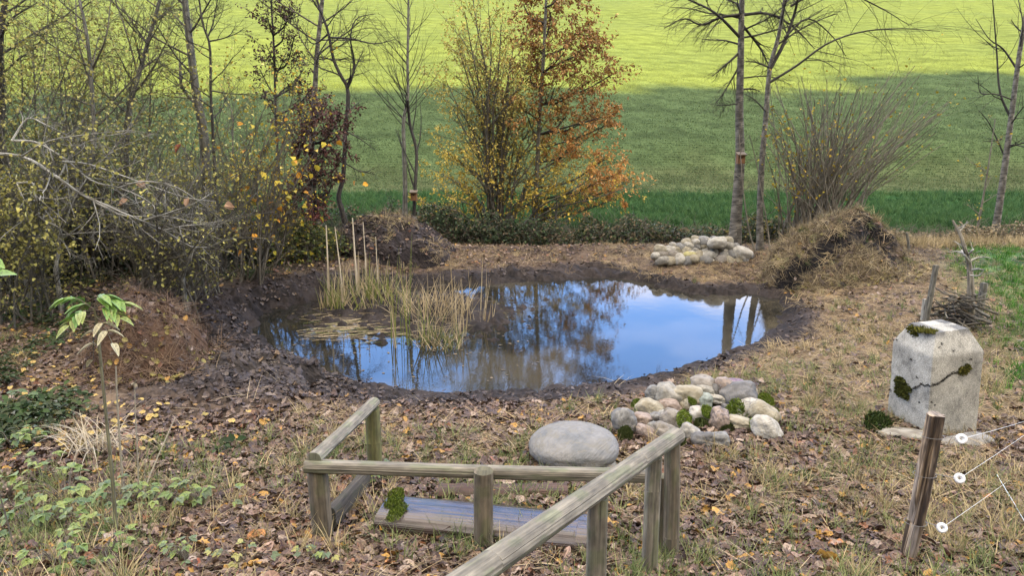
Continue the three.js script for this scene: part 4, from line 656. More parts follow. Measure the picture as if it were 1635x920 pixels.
tracedTree('leaning_tree', 'grey leaning tree slanting up right in the left thicket', 'tree', { seed: 23, trunk: [[190, 420], [200, 300], [208, 175], [225, 110], [242, 50], [258, -10], [275, -120]], w: [9, 4], mat: M.barkGrey, twig: M.barkBrown, dist: 12.4, o: bare, limbs: [[[[222, 122], [205, 60], [185, 0], [170, -40]], 3.5, 1.5], [[[236, 70], [215, 40], [188, 0]], 4, 1.5]], nb: 14, b0: 0.35, bl: 1.5 });
tracedTree('leaning_tree', 'lichen grey trunk leaning right at the foot of the left thicket', 'tree', { seed: 24, trunk: [[42, 412], [75, 370], [110, 330], [135, 295], [150, 240], [148, 150], [140, 60], [128, 0]], w: [13, 4], mat: M.barkGrey, twig: M.barkBrown, dist: 10.6, o: bare, limbs: [[[[146, 140], [125, 60], [122, 0]], 4, 2], [[[149, 110], [170, 60], [178, 0]], 4, 2]], nb: 14, b0: 0.4, bl: 1.6 });
tracedTree('alder_tree', 'dark tree trunk at the far left edge of the thicket', 'tree', { seed: 25, trunk: [[-8, 410], [-2, 300], [3, 170], [2, 60], [12, -20], [20, -160]], w: [14, 6], mat: M.barkDark, dist: 11.8, o: bare, limbs: [[[[2, 60], [20, 30], [60, 5]], 6, 2], [[[3, 120], [30, 95], [58, 75], [90, 20]], 4, 1.5]], nb: 16, b0: 0.35, bl: 2.0 });
const thick = { ...bare, n: [0, 17, 7], t0: [0, 0.12, 0.1], ang: [0.8, 0.75, 0.8], ratio: [0.4, 0.4, 0.42], up: [0, 0.02, 0.0, 0], wob: [0.1, 0.3, 0.4, 0.4], max: 3, leafLv: 2 };
function fanTips(R, n, x0, x1, y0, y1) { const a = []; for (let k = 0; k < n; k++) a.push([lerp(x0, x1, (k + R()) / n), lerp(y0, y1, R())]); return a; }
[
  ['dense tall thicket bush at the left edge full of olive leaves', [60, 402], 11.4, [-120, 160, -60, 230], 14, 0.2],
  ['dense bush of crossing twigs with olive leaves behind the leaning grey trunk', [165, 400], 12.0, [40, 290, -20, 260], 14, 0.2],
  ['dark twiggy bush in front of the thick grey trunk', [300, 420], 11.0, [190, 400, 130, 360], 12, 0.1],
  ['thin bush with scattered bright yellow leaves right of the thick grey trunk', [395, 392], 13.0, [330, 500, 120, 320], 11, 0.12],
  ['brown bush of fine arching rods low in the left thicket', [258, 436], 9.8, [150, 420, 230, 400], 15, 0.05],
  ['tangled low bush with pale seeds at the far left', [20, 425], 9.6, [-60, 130, 190, 400], 14, 0.16],
  ['background bush of fine dark twigs under the sunlit field', [110, 385], 15.5, [-60, 260, 60, 280], 8, 0.22],
  ['background bush with olive leaves left of the beech', [280, 378], 15.5, [220, 420, 150, 300], 7, 0.12],
].forEach(([label, a, dist, [x0, x1, y0, y1], n, keep], k) => {
  const R = rng(200 + k), b = at(a[0], a[1], dist); b.y = ground(b.x, b.z);
  shrub('thicket_bush', label, 'bush', { seed: 210 + k, base: b, tips: fanTips(R, n, x0, x1, y0, y1), w: 4.6, w2: 0.9, foot: 0.9, deep: 2.2, arch: 0.1, crook: 1.8, mat: [M.barkGrey, M.barkBrown, M.barkGrey, M.barkBrown, M.barkBrown, M.barkGrey, M.barkDark, M.barkBrown][k], o: thick, leaf: { n: 2, len: 0.05, wid: 0.75, color: k === 3 ? YELLOW : OLIVE, keep: () => keep * 1.6 } });
});
shrub('maple_bush', 'leafy bush with clear yellow and orange leaves before the red-brown beech', 'bush', { seed: 230, base: (() => { const b = at(400, 405, 12); b.y = ground(b.x, b.z); return b; })(), tips: [[420, 180], [445, 170], [470, 190], [490, 175], [505, 215], [500, 250], [480, 230], [455, 250], [430, 260], [520, 290], [505, 300], [460, 210], [400, 230], [380, 290], [440, 300]], w: 4, w2: 1, foot: 0.4, deep: 1.2, crook: 1, mat: M.barkBrown, o: { ...thick, n: [0, 8, 4], max: 2 }, leaf: { n: 1, len: 0.1, wid: 0.85, color: (p, R) => (R() > 0.75 ? [0.62, 0.3, 0.03] : mixc([0.4, 0.36, 0.04], [0.6, 0.45, 0.05], R())), keep: () => 0.3 } });
{ // pale lichen-covered dead branches in front of the thicket
  const b = at(-30, 330, 9.2); b.y = ground(b.x, b.z);
  const lim = [[[[-20, 245], [35, 250], [95, 285], [130, 310], [170, 328], [220, 350], [262, 368], [302, 392], [330, 395]], 6.5], [[[20, 225], [60, 228], [105, 255], [150, 290], [190, 300], [232, 318], [248, 335], [240, 350]], 5], [[[28, 293], [52, 292], [58, 315], [62, 335], [68, 350], [95, 364], [102, 385], [113, 408], [108, 422]], 4.5], [[[28, 293], [40, 320], [60, 343], [80, 358]], 4], [[[100, 258], [140, 262], [180, 275], [200, 282], [250, 300], [300, 316], [345, 322]], 4], [[[150, 322], [200, 345], [260, 345], [320, 356], [362, 352]], 4], [[[170, 330], [150, 370], [148, 380]], 3], [[[230, 352], [270, 340], [310, 325], [340, 308]], 3.5], [[[190, 300], [230, 290], [280, 298], [330, 330]], 3.5], [[[60, 315], [95, 318], [120, 312]], 3.5], [[[262, 368], [300, 360], [350, 358]], 3], [[[95, 285], [120, 240], [160, 220], [220, 210]], 3.5], [[[20, 225], [45, 190], [75, 200], [120, 222]], 4], [[[35, 250], [80, 225], [140, 215], [210, 208]], 4]];
  tracedTree('dead_shrub', 'bleached dead branches reaching right across the front of the thicket', 'dead shrub', { seed: 240, base: b, dist: 9.2, trunk: [[-60, 420], [-50, 330], [-30, 262], [-20, 245]], w: [12, 7], mat: M.barkPale, o: { ...bare, n: [0, 12, 5], t0: [0, 0.2, 0.1], ang: [0.7, 0.7, 0.7], ratio: [0.4, 0.3, 0.4], wob: [0.1, 0.4, 0.45, 0.45], up: [0, -0.02, 0, 0], max: 3, rr: 0.6, tip: 0.45 }, limbs: lim });
  const b2 = at(296, 438, 9.6); b2.y = ground(b2.x, b2.z);
  tracedTree('dead_shrub', 'low grey arching dead branches at the right foot of the thicket', 'dead shrub', { seed: 241, base: b2, dist: 9.6, trunk: [[292, 444], [300, 420], [310, 400]], w: [7, 4], mat: M.barkGrey, o: { ...bare, n: [0, 11, 4], t0: [0, 0.15, 0.1], ang: [0.6, 0.7, 0.7], ratio: [0.4, 0.35, 0.4], wob: [0.1, 0.35, 0.4, 0.4], max: 3, rr: 0.6, tip: 0.4 }, limbs: [[[[310, 400], [345, 365], [395, 345], [440, 338]], 3.5], [[[304, 412], [330, 370], [350, 330], [380, 300]], 3.5], [[[300, 420], [290, 370], [300, 310], [330, 260]], 3.5], [[[306, 408], [360, 385], [410, 380], [455, 392]], 3.5], [[[298, 424], [260, 380], [230, 360]], 3], [[[312, 398], [360, 350], [400, 320], [425, 290]], 3], [[[300, 420], [275, 350], [262, 290]], 3]] });
  const b3 = at(90, 428, 9.9); b3.y = ground(b3.x, b3.z);
  tracedTree('dead_shrub', 'tangle of pale thin twigs behind the bleached dead branches', 'dead shrub', { seed: 242, base: b3, dist: 9.9, trunk: [[90, 432], [94, 400], [98, 370]], w: [7, 4], mat: M.barkPale, o: { ...bare, n: [0, 12, 5], t0: [0, 0.15, 0.1], ang: [0.8, 0.8, 0.8], ratio: [0.4, 0.35, 0.4], wob: [0.1, 0.4, 0.45, 0.4], max: 3, rr: 0.55, tip: 0.4 }, limbs: [[[[98, 370], [60, 320], [20, 290], [-20, 280]], 3], [[[98, 372], [130, 300], [170, 250], [240, 215]], 3], [[[96, 385], [160, 340], [220, 300], [290, 275]], 3], [[[94, 395], [40, 350], [-10, 340]], 3], [[[97, 375], [90, 300], [70, 240], [80, 180]], 3], [[[98, 375], [190, 370], [240, 380]], 2.6]] });
  const R = rng(6); for (const [px, py, a, label] of [[222, 288, 1, 'pale curled dry leaf hanging highest on the bleached branches'], [303, 316, 2, 'pale curled dry leaf hanging in the middle of the bleached twigs'], [360, 326, 0.6, 'orange-tan curled leaf at the right tip of the bleached branches'], [205, 318, 2.4, 'buff curled leaf caught low in the bleached branches'], [290, 230, 2.2, 'reddish curled leaf caught beside the thick grey trunk']]) {
    const c = at(px, py, 9.1), m = new MB(); for (let k = 0; k < 3; k++) m.leaf(c, V(Math.cos(a) + R() * 0.3, -Math.sin(a) + R() * 0.3, 0.3).normalize(), V(R() - 0.5, 0.6, 1).normalize(), 0.13, 0.05 + R() * 0.03, px === 290 ? [0.3, 0.12, 0.07] : [0.5, 0.34, 0.22], 0.5);
    part(thing('dry_leaf', label, 'leaf', c), 'blade', m, M.leaf);
  }
}
// bird boxes
function birdBox(px, py, w, h, dist, label) {
  const c = at(px, py, dist), k = pxm(c), W = w / k, H = h / k, t = thing('bird_box', label, 'bird box', c), wd = std({ color: C(0.42, 0.2, 0.1), map: T.wood, roughness: 0.85 });
  const bx = (x, y, z, X, Y, Z) => new THREE.BoxGeometry(X, Y, Z).translate(x, y, z);
  mesh('box_body', mergeGeometries([bx(0, -H / 2, -W / 2 + 0.006, W, H, 0.012), bx(-W / 2 + 0.006, -H / 2, 0.006, 0.012, H, W - 0.012), bx(W / 2 - 0.006, -H / 2, 0.006, 0.012, H, W - 0.012), bx(0, -H + 0.006, 0.006, W - 0.024, 0.012, W - 0.012)]), wd, t);
  const sh = new THREE.Shape([[-W / 2, -H], [W / 2, -H], [W / 2, 0], [-W / 2, 0]].map(([x, y]) => new THREE.Vector2(x, y))), hole = new THREE.Path(); hole.absarc(0, -H * 0.36, W * 0.14, 0, 6.2832, true); sh.holes.push(hole);
  mesh('front_panel', new THREE.ExtrudeGeometry(sh, { depth: 0.014, bevelEnabled: false, curveSegments: 16 }).translate(0, 0, W / 2), wd, t);
  const roof = mesh('roof', bx(0, 0.012, 0.03, W * 1.3, 0.02, W * 1.45), std({ color: C(0.34, 0.27, 0.22), map: T.wood, roughness: 0.8 }), t); roof.rotation.x = 0.18;
  return t;
}
birdBox(1182.5, 246, 11, 15, -poplar.position.z - 0.24, 'small orange-brown wooden bird box on the tall poplar trunk');
birdBox(661, 306, 9.5, 14, -twin.position.z - 0.17, 'small red-brown wooden bird box on the twin-stemmed tree');
// ---------------------------------------------------------------- bramble bank, undergrowth
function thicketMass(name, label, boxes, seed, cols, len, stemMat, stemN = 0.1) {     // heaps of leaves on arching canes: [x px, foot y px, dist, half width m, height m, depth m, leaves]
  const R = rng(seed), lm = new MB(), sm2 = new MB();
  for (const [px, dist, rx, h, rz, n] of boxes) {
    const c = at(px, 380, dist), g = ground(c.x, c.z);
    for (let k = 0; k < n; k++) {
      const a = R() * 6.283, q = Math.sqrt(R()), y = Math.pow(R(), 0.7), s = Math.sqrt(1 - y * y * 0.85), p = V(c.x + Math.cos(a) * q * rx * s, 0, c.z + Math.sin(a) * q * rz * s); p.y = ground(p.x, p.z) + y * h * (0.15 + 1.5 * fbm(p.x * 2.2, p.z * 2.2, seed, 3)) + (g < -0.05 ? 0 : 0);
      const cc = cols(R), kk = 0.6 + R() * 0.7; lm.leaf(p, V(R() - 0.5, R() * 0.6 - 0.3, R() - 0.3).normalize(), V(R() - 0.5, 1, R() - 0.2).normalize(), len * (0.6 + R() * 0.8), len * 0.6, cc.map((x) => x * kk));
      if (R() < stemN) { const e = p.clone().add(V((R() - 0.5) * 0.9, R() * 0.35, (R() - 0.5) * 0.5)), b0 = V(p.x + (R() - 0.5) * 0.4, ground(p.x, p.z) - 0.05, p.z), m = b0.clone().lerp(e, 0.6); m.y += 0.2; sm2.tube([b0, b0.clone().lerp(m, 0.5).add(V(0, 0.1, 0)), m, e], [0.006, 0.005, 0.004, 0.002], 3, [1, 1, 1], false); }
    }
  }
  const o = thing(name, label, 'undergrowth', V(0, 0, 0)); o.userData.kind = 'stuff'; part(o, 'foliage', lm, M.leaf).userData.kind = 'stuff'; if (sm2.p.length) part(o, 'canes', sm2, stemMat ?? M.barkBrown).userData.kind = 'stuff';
}
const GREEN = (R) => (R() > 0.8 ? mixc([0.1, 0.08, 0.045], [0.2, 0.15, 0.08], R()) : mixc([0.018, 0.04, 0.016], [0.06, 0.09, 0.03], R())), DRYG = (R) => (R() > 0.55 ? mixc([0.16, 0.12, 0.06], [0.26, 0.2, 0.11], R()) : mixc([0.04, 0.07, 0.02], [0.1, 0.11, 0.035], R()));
thicketMass('bramble_bank', 'dark green bramble bank behind the reeds and yellow bush', [[560, 16.9, 1.4, 0.81, 0.8, 1560], [640, 17, 1.5, 0.85, 0.8, 1680], [710, 16.9, 1.4, 0.81, 0.8, 1680], [770, 16.9, 1.4, 0.81, 0.8, 1500], [840, 17, 1.4, 0.68, 0.8, 1380]], 301, GREEN, 0.085);
thicketMass('bramble_bank', 'olive bramble bank between the oak and the poplar', [[910, 17, 1.5, 0.64, 0.8, 1560], [985, 17, 1.5, 0.64, 0.8, 1560], [1060, 17, 1.5, 0.61, 0.8, 1560], [1130, 17, 1.3, 0.64, 0.8, 1320]], 302, (R) => (R() > 0.35 ? GREEN(R) : DRYG(R)), 0.08, M.barkHazel, 0.09);
thicketMass('bramble_bank', 'dark ivy and bramble below the poplars and hazel rods', [[1200, 16.8, 1.3, 0.68, 0.7, 1320], [1255, 16.6, 1.3, 0.72, 0.7, 1380], [1310, 16.6, 1.2, 0.59, 0.7, 1080]], 303, (R) => (R() > 0.2 ? GREEN(R) : [0.24, 0.2, 0.04]), 0.08);
thicketMass('dry_weeds', 'band of tan dry weeds between the meadow and the field on the right', [[1450, 16.6, 1.6, 0.4, 0.8, 900], [1520, 16.6, 1.6, 0.4, 0.8, 900], [1590, 16.4, 1.6, 0.45, 0.8, 900], [1660, 16.4, 1.6, 0.45, 0.8, 900], [1395, 16.8, 1.2, 0.4, 0.8, 700]], 304, (R) => mixc([0.17, 0.14, 0.08], [0.36, 0.29, 0.17], R()), 0.07, M.barkHazel, 0.14);
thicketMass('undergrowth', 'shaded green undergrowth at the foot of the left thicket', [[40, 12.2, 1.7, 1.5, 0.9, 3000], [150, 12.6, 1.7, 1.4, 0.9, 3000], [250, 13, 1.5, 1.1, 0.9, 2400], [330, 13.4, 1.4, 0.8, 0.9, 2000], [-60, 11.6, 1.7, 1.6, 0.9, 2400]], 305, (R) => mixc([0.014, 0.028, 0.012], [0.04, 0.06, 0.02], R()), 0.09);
thicketMass('undergrowth', 'yellow-green leafy shrub below the red-brown beech', [[440, 13.6, 0.9, 0.55, 0.5, 1100], [490, 13.8, 0.9, 0.6, 0.5, 1100], [535, 14.4, 0.7, 0.55, 0.5, 700]], 306, (R) => (R() > 0.8 ? [0.3, 0.26, 0.04] : mixc([0.04, 0.07, 0.015], [0.12, 0.14, 0.03], R())), 0.075);

// ---------------------------------------------------------------- reeds
function reeds(name, label, px, py, n, w, hPx, seed, cols, o = {}) {
  const R = rng(seed), b = onPlane(px, py, 0), t = thing(name, label, 'reeds', V(b.x, Math.min(0, ground(b.x, b.z)), b.z)), m = new MB(), k = pxm(b);
  for (let j = 0; j < n; j++) {
    const a = R() * 6.283, q = Math.sqrt(R()) * w / k / 2, p = b.clone().add(V(Math.cos(a) * q, -0.04, Math.sin(a) * q)), d = V((R() - 0.5) * (o.spread ?? 0.35) + (o.lean ?? 0), 1, (R() - 0.5) * (o.spread ?? 0.35));
    m.blade(p, d, hPx / k * (0.45 + R() * 0.65), (o.wid ?? 0.014) * (0.7 + R() * 0.6), R() * R() * (o.bend ?? 0.6), cols(R), 5, R() * 3.14);
  }
  part(t, 'blades', m, M.grass); return t;
}
const STRAW = (R) => mixc([0.3, 0.23, 0.12], [0.52, 0.43, 0.26], R()), REED = (R) => (R() > 0.5 ? mixc([0.11, 0.15, 0.035], [0.26, 0.27, 0.07], R()) : STRAW(R));
reeds('reed_clump', 'tall upright green-tipped reed clump in the pond middle', 640, 552, 16, 30, 180, 401, (R) => (R() > 0.35 ? mixc([0.12, 0.17, 0.03], [0.3, 0.3, 0.06], R()) : STRAW(R)), { spread: 0.22, bend: 0.15 });
reeds('reed_clump', 'yellow-green reed clump just right of the tall upright one', 672, 553, 12, 34, 110, 402, REED, { spread: 0.3, bend: 0.3 });
reeds('reed_clump', 'dense low green reed clump at the pond island front', 705, 552, 150, 72, 58, 403, (R) => (R() > 0.55 ? mixc([0.07, 0.1, 0.03], [0.2, 0.21, 0.07], R()) : STRAW(R)), { spread: 1.2, bend: 2.2 });
reeds('reed_clump', 'straw-coloured reed clump standing at the island right side', 732, 538, 18, 24, 100, 404, STRAW, { spread: 0.25, bend: 0.4 });
reeds('reed_clump', 'sparse brown reeds at the right end of the island', 772, 513, 16, 40, 75, 405, STRAW, { spread: 0.35, bend: 0.8 });
reeds('reed_clump', 'bent tan reeds behind the island front clump', 690, 505, 260, 120, 66, 406, STRAW, { spread: 1.1, bend: 2.4 });
reeds('reed_clump', 'thin upright brown reeds at the back of the island', 742, 488, 14, 110, 95, 407, STRAW, { spread: 0.2, bend: 0.3 });
reeds('reed_clump', 'grassy hummock of bent reeds left on the island', 590, 484, 260, 130, 70, 408, REED, { spread: 1.0, bend: 1.7 });
reeds('reed_clump', 'tuft of stubbly reeds at the foot of the dead stalks', 532, 492, 60, 40, 45, 409, REED, { spread: 0.7, bend: 1.2 });
[[525, 488, 521, 360, 6, 'leftmost of the five pale dead reed stalks, thick and leaning left'], [548, 482, 535, 362, 4.5, 'thin pale reed stalk second from left of the five'], [572, 476, 563, 348, 6.5, 'tallest thick pale reed stalk in the middle of the five'], [585, 470, 580, 355, 4, 'thin straight pale reed stalk fourth from left of the five'], [604, 462, 600, 378, 3.4, 'shortest thin reed stalk at the right of the five']].forEach(([x0, y0, x1, y1, w, label], k) => {
  const b = onPlane(x0, y0, 0), e = at(x1, y1, -b.z + 0.02), m = new MB(), kk = pxm(b), R = rng(420 + k), mid = b.clone().lerp(e, 0.5).add(rnd(R, 0.02)); m.tube([b.clone().add(V(0, -0.1, 0)), b.clone().lerp(mid, 0.5), mid, mid.clone().lerp(e, 0.5), e], (u) => lerp(w, w * 0.4, u) * 0.72 / kk / 2, 6, [0.5, 0.43, 0.31]);
  m.blade(b.clone().add(V(0.01, 0, 0.01)), V(0.05, 1, 0.04), b.distanceTo(e) * 0.6, w / kk * 0.8, 0.1, [0.46, 0.38, 0.26], 4, 0.3);
  part(thing('reed_stalk', label, 'reed stalk', b), 'stalk', m, std({ vertexColors: true, side: THREE.DoubleSide }));
});
{ // flattened reeds floating left of the island
  const R = rng(430), m = new MB(); for (let k = 0; k < 300; k++) { const u = R(), x = lerp(490, 690, u) + (R() - 0.5) * 60, y = lerp(524, 500, u) + (R() + R() - 1) * (24 + 34 * u), p = onPlane(x, y, 0.012 + R() * 0.05 * (0.3 + u)); const a = -0.15 + (R() - 0.5) * 1.1; m.blade(p, V(Math.cos(a), 0.05 + R() * 0.1, Math.sin(a)), 0.25 + R() * 0.45, 0.013, 0.16, k % 3 ? STRAW(R).map((q) => q * 0.85) : REED(R), 3, a + 1.57); }
  const o = mesh('floating_reeds', m.geo(), M.grass); tag(o, 'mat of flattened straw reeds floating left of the island', 'reeds', null, 'stuff');
}
{ const b = onPlane(1050, 592, 0), m = new MB(), R = rng(433); for (let k = 0; k < 7; k++) m.blade(b.clone().add(V((R() - 0.5) * 0.06, -0.02, (R() - 0.5) * 0.05)), V((R() - 0.5) * 0.9, 1, (R() - 0.5) * 0.4), 0.09 + R() * 0.07, 0.005, 0.5, [0.13, 0.1, 0.06], 3, R() * 3); part(thing('reed_sprig', 'tiny dark sprig poking out of the open water at the near shore', 'plant', b), 'blades', m, M.grass); }

// ---------------------------------------------------------------- heap of sticks between stakes
{
  const b = foot(1528, 522), t = thing('brush_pile', 'heap of dark sticks stacked between wooden stakes', 'brush pile', b), R = rng(440), mats = [M.barkDark, M.barkGrey, M.barkBrown, std({ color: C(0.4, 0.3, 0.18), map: T.wood })];
  for (let k = 0; k < 78; k++) { const y = 0.03 + R() * 0.42, p = V(b.x + (R() - 0.5) * 0.36 * (1.3 - y), b.y + y, b.z + (R() - 0.5) * 0.4), a = R() * 6.283, d = V(Math.cos(a), (R() - 0.4) * 0.7, Math.sin(a) * 0.8).normalize(), L = 0.22 + R() * 0.36, m = new MB(); const r = 0.006 + R() * R() * 0.018; m.tube([p.clone().addScaledVector(d, -L / 2), p.clone().add(rnd(R, 0.05)), p.clone().addScaledVector(d, L / 2)], [r, r * 0.9, r * 0.6], 6); part(t, 'stick', m, mats[Math.floor(R() * 3.15)]); }
  for (const [a, e, w, label, mt] of [[[1476, 520], [1494, 424], 9, 'grey rounded stake left of the stick heap', M.barkGrey], [[1560, 512], [1571, 452], 11, 'grey stake right of the stick heap', M.barkGrey], [[1472, 514], [1476, 478], 7, 'short stake stub at the left front of the stick heap', M.barkPale], [[1452, 402], [1447, 372], 4, 'thin stake standing right of the straw mound', M.barkGrey]]) { const p = foot(...a), q = at(...e, -p.z), m = new MB(); m.tube([p.clone().add(V(0, -0.1, 0)), p.clone().lerp(q, 0.5), q], () => w / pxm(p) / 2, 9); part(thing('stake', label, 'stake', p), 'post', m, mt); }
  tracedTree('dead_branch', 'twisted pale dead branch standing upright in the stick heap', 'branch', { seed: 441, base: b, dist: -b.z, trunk: [[1549, 505], [1549, 450], [1546, 420], [1540, 400], [1532, 374], [1520, 352]], w: [13, 3], mat: M.barkHazel, twig: M.barkPale, o: { ...bare, n: [0, 3, 0], wob: [0.2, 0.6, 0.5], max: 2 }, limbs: [[[[1546, 418], [1540, 408], [1534, 400]], 6, 4], [[[1544, 408], [1552, 400], [1553, 398]], 5, 3], [[[1548, 440], [1562, 440], [1572, 428]], 3, 1]], nb: 6, b0: 0.3, bl: 0.25 });
}

// ---------------------------------------------------------------- litter, straw, grass
function leafShape(kind) {                                       // dry leaves with an outline and a curl
  const out = [], P = [], U = [], I = []; const n = kind === 'maple' ? 20 : 12;
  for (let k = 0; k < n; k++) { const a = k / n * Math.PI * 2; let r; if (kind === 'maple') r = [1, 0.55, 0.85, 0.5, 0.95, 0.6, 0.72, 0.5, 0.6, 0.42, 0.3, 0.42, 0.6, 0.5, 0.72, 0.6, 0.95, 0.5, 0.85, 0.55][k] * 0.55; else r = 0.5 * (kind === 'round' ? 0.9 : 1) ; out.push([Math.cos(a) * r, Math.sin(a) * r * (kind === 'oval' ? 0.5 : kind === 'round' ? 0.8 : 1) * (1 - 0.25 * Math.cos(a))]); }
  const curl = kind === 'oval' ? 0.9 : 0.75, Z = (x, y, k) => curl * y * y * 1.2 + 0.5 * x * x * (kind === 'maple' ? -0.5 : 0.6) + (k === undefined ? 0 : (hash3(k, n, 5) - 0.5) * 0.2);
  const rings = [0, 0.5, 1]; P.push(0, Z(0, 0), 0); U.push(0.5, 0.5);
  for (let q = 1; q < 3; q++) out.forEach(([x, y], k) => { const s = rings[q]; P.push(x * s, Z(x * s, y * s, q === 2 ? k : undefined), y * s); U.push(0.5 + y * s, 0.5 + x * s); });
  for (let k = 0; k < n; k++) { const k2 = (k + 1) % n; I.push(0, 1 + k2, 1 + k, 1 + k, 1 + k2, 1 + n + k, 1 + k2, 1 + n + k2, 1 + n + k); }
  const g = new THREE.BufferGeometry(); g.setAttribute('position', new THREE.Float32BufferAttribute(P, 3)); g.setAttribute('uv', new THREE.Float32BufferAttribute(U, 2)); g.setIndex(I); g.computeVertexNormals(); return g;
}
const LEAF = ['maple', 'oval', 'round'].map(leafShape);
function normalAt(x, z) { const e = 0.05, n = V(top(x - e, z) - top(x + e, z), 2 * e, top(x, z - e) - top(x, z + e)); return n.normalize(); }
function spots(n, seed, d0, d1, prob, wide2 = 1) {
  const R = rng(seed), a = [];
  for (let k = 0; k < n; k++) { const d = d0 * Math.pow(d1 / d0, R()), x = (R() * 2 - 1) * (1.3 + d * 0.74) * wide2, z = -d; if (R() < prob(x, z)) a.push([x, z]); }
  return [a, R];
}
const dry = (x, z) => (Math.abs(x) < 7 && z < -5 && z > -16.5 ? shoreDist(x, z) > 0.05 : true);
const litterCol = (R) => { const t = R(); return t < 0.5 ? mixc([0.055, 0.034, 0.028], [0.14, 0.088, 0.065], R()) : t < 0.82 ? mixc([0.12, 0.08, 0.053], [0.25, 0.165, 0.105], R()) : t < 0.86 ? mixc([0.16, 0.075, 0.042], [0.28, 0.125, 0.06], R()) : t < 0.9 ? [0.42, 0.24, 0.04] : mixc([0.26, 0.2, 0.15], [0.38, 0.3, 0.235], R()); };
const setC = (c) => C(c[0], c[1], c[2]);
const upQ = (n, R, tilt) => { const q = new THREE.Quaternion().setFromUnitVectors(V(0, 1, 0), n.clone().add(rnd(R, tilt)).normalize()); return q.multiply(new THREE.Quaternion().setFromAxisAngle(V(0, 1, 0), R() * 6.283)); };
const litterP = (x, z) => { if (!dry(x, z)) return 0; const d = -z, m = mudness(x, z), n = fbm(x * 0.8, z * 0.8, 71, 3); let p = 0.78 + (n - 0.5) * 1.3 - m * 0.45; if (d > 6) p *= lerp(0.65, 0.3, step(0, 4, x)); if (d > 13 && Math.abs(x) < 8) p *= 1.1; p *= 1 - greenness(x, z) * 0.9; if (x < -2.5 && d > 8) p = Math.max(p, 0.55 - m); return p; };
{
  const kinds = [[], [], []], near = []; const [s, R] = spots(150000, 500, 1.6, 17, litterP);
  for (const [x, z] of s) {
    const n = normalAt(x, z), k = R() < 0.16 ? 0 : R() < 0.6 ? 1 : 2, size = (0.038 + R() * 0.05) * (k === 0 ? 1.25 : 1), q = upQ(n, R, 1.1);
    const mt = new THREE.Matrix4().compose(V(x, top(x, z) + 0.004 + R() * 0.025, z), q, V(size, size * (0.5 + R()), size * (0.8 + R() * 0.4))), c0 = litterCol(R), mm = mudness(x, z) * 0.75, c = mixc(c0, [0.032, 0.026, 0.024], mm);
    kinds[k].push([mt, setC(c)]);
  }
  LEAF.forEach((g, k) => scatter('leaf_litter', g, M.litter, kinds[k], ['lobed brown fallen leaves strewn over the ground', 'narrow brown fallen leaves strewn over the ground', 'rounded brown fallen leaves strewn over the ground'][k], 'leaf litter'));
  // the large leaves one can pick out in front
  const tones = [[0.2, 0.12, 0.085], [0.33, 0.22, 0.16], [0.42, 0.19, 0.05], [0.34, 0.1, 0.045], [0.46, 0.27, 0.05], [0.12, 0.07, 0.06], [0.4, 0.32, 0.26], [0.26, 0.16, 0.11]].map((c) => std({ color: setC(c), side: THREE.DoubleSide, map: T.leaf, roughness: 0.6 }));
  const [s2, R2] = spots(900, 501, 2.4, 4.6, (x, z) => (x < 0.6 || x > 1.2 ? litterP(x, z) * 0.9 : litterP(x, z) * 0.5));
  s2.slice(0, 260).forEach(([x, z]) => { const o = new THREE.Mesh(LEAF[R2() < 0.3 ? 0 : R2() < 0.5 ? 1 : 2], tones[Math.floor(Math.pow(R2(), 1.2) * 8)]), sc = 0.07 + R2() * 0.06; o.name = 'fallen_leaf'; o.position.set(x, top(x, z) + 0.02 + R2() * 0.02, z); o.quaternion.copy(upQ(normalAt(x, z), R2, 1.0)); o.scale.set(sc, sc * (0.6 + R2()), sc); o.castShadow = o.receiveShadow = true; land.add(o); });
}
function tuft(n, seed, len, wid, o) { const R = rng(seed), m = new MB(); for (let k = 0; k < n; k++) { const a = R() * 6.283, r = R() * o.r, p = V(Math.cos(a) * r, 0.0, Math.sin(a) * r), b = R() * 6.283, kk = 0.7 + R() * 0.6; m.blade(p, V(Math.cos(b) * o.out, o.up * (0.4 + R()), Math.sin(b) * o.out), len * (0.5 + R() * 0.8), wid, o.bend * (0.6 + R() * 0.7), [kk, kk, kk], 3, b + 1.57 + (R() - 0.5)); } return m.geo(); }
const lying = [0, 1, 2].map((k) => tuft(11, 510 + k, 0.2, 0.0045, { r: 0.09, out: 1, up: 0.3, bend: 0.5 })), standing = [0, 1].map((k) => tuft(16, 520 + k, 0.15, 0.005, { r: 0.045, out: 0.45, up: 1, bend: 0.7 })), lawn = tuft(16, 530, 0.1, 0.007, { r: 0.07, out: 0.4, up: 1, bend: 0.5 });
function strew(name, label, cat, geos, n, seed, d0, d1, prob, color, s0, s1, wide2, tilt = 0.4) {
  const [s, R] = spots(n, seed, d0, d1, prob, wide2), lists = geos.map(() => []);
  for (const [x, z] of s) { const k = Math.floor(R() * geos.length), sc = lerp(s0, s1, R()); lists[k].push([new THREE.Matrix4().compose(V(x, top(x, z) - 0.004, z), upQ(normalAt(x, z), R, tilt), V(sc, sc, sc)), setC(color(R, x, z))]); }
  geos.forEach((g, k) => lists[k].length && scatter(name, g, M.grass, lists[k], label[k % label.length], cat));
}
const strawP = (x, z) => { if (!dry(x, z)) return 0; const d = -z, m = mudness(x, z), n = fbm(x * 0.9 + 9, z * 0.9, 73, 3); let p = 0.05 + (n - 0.5) * 1.9 + 0.56 * step(0.8, 3.4, x) * step(4, 5.5, d) + 0.15 * step(1.2, 2.4, x) + 0.55 * step(12.8, 13.4, d) * step(-2.5, 0, x) - m * 1.0 - 0.35 * step(-1, -3, x); return clamp(p) * (1 - greenness(x, z) * 0.6) * (d > 16 ? 0.3 : 1); };
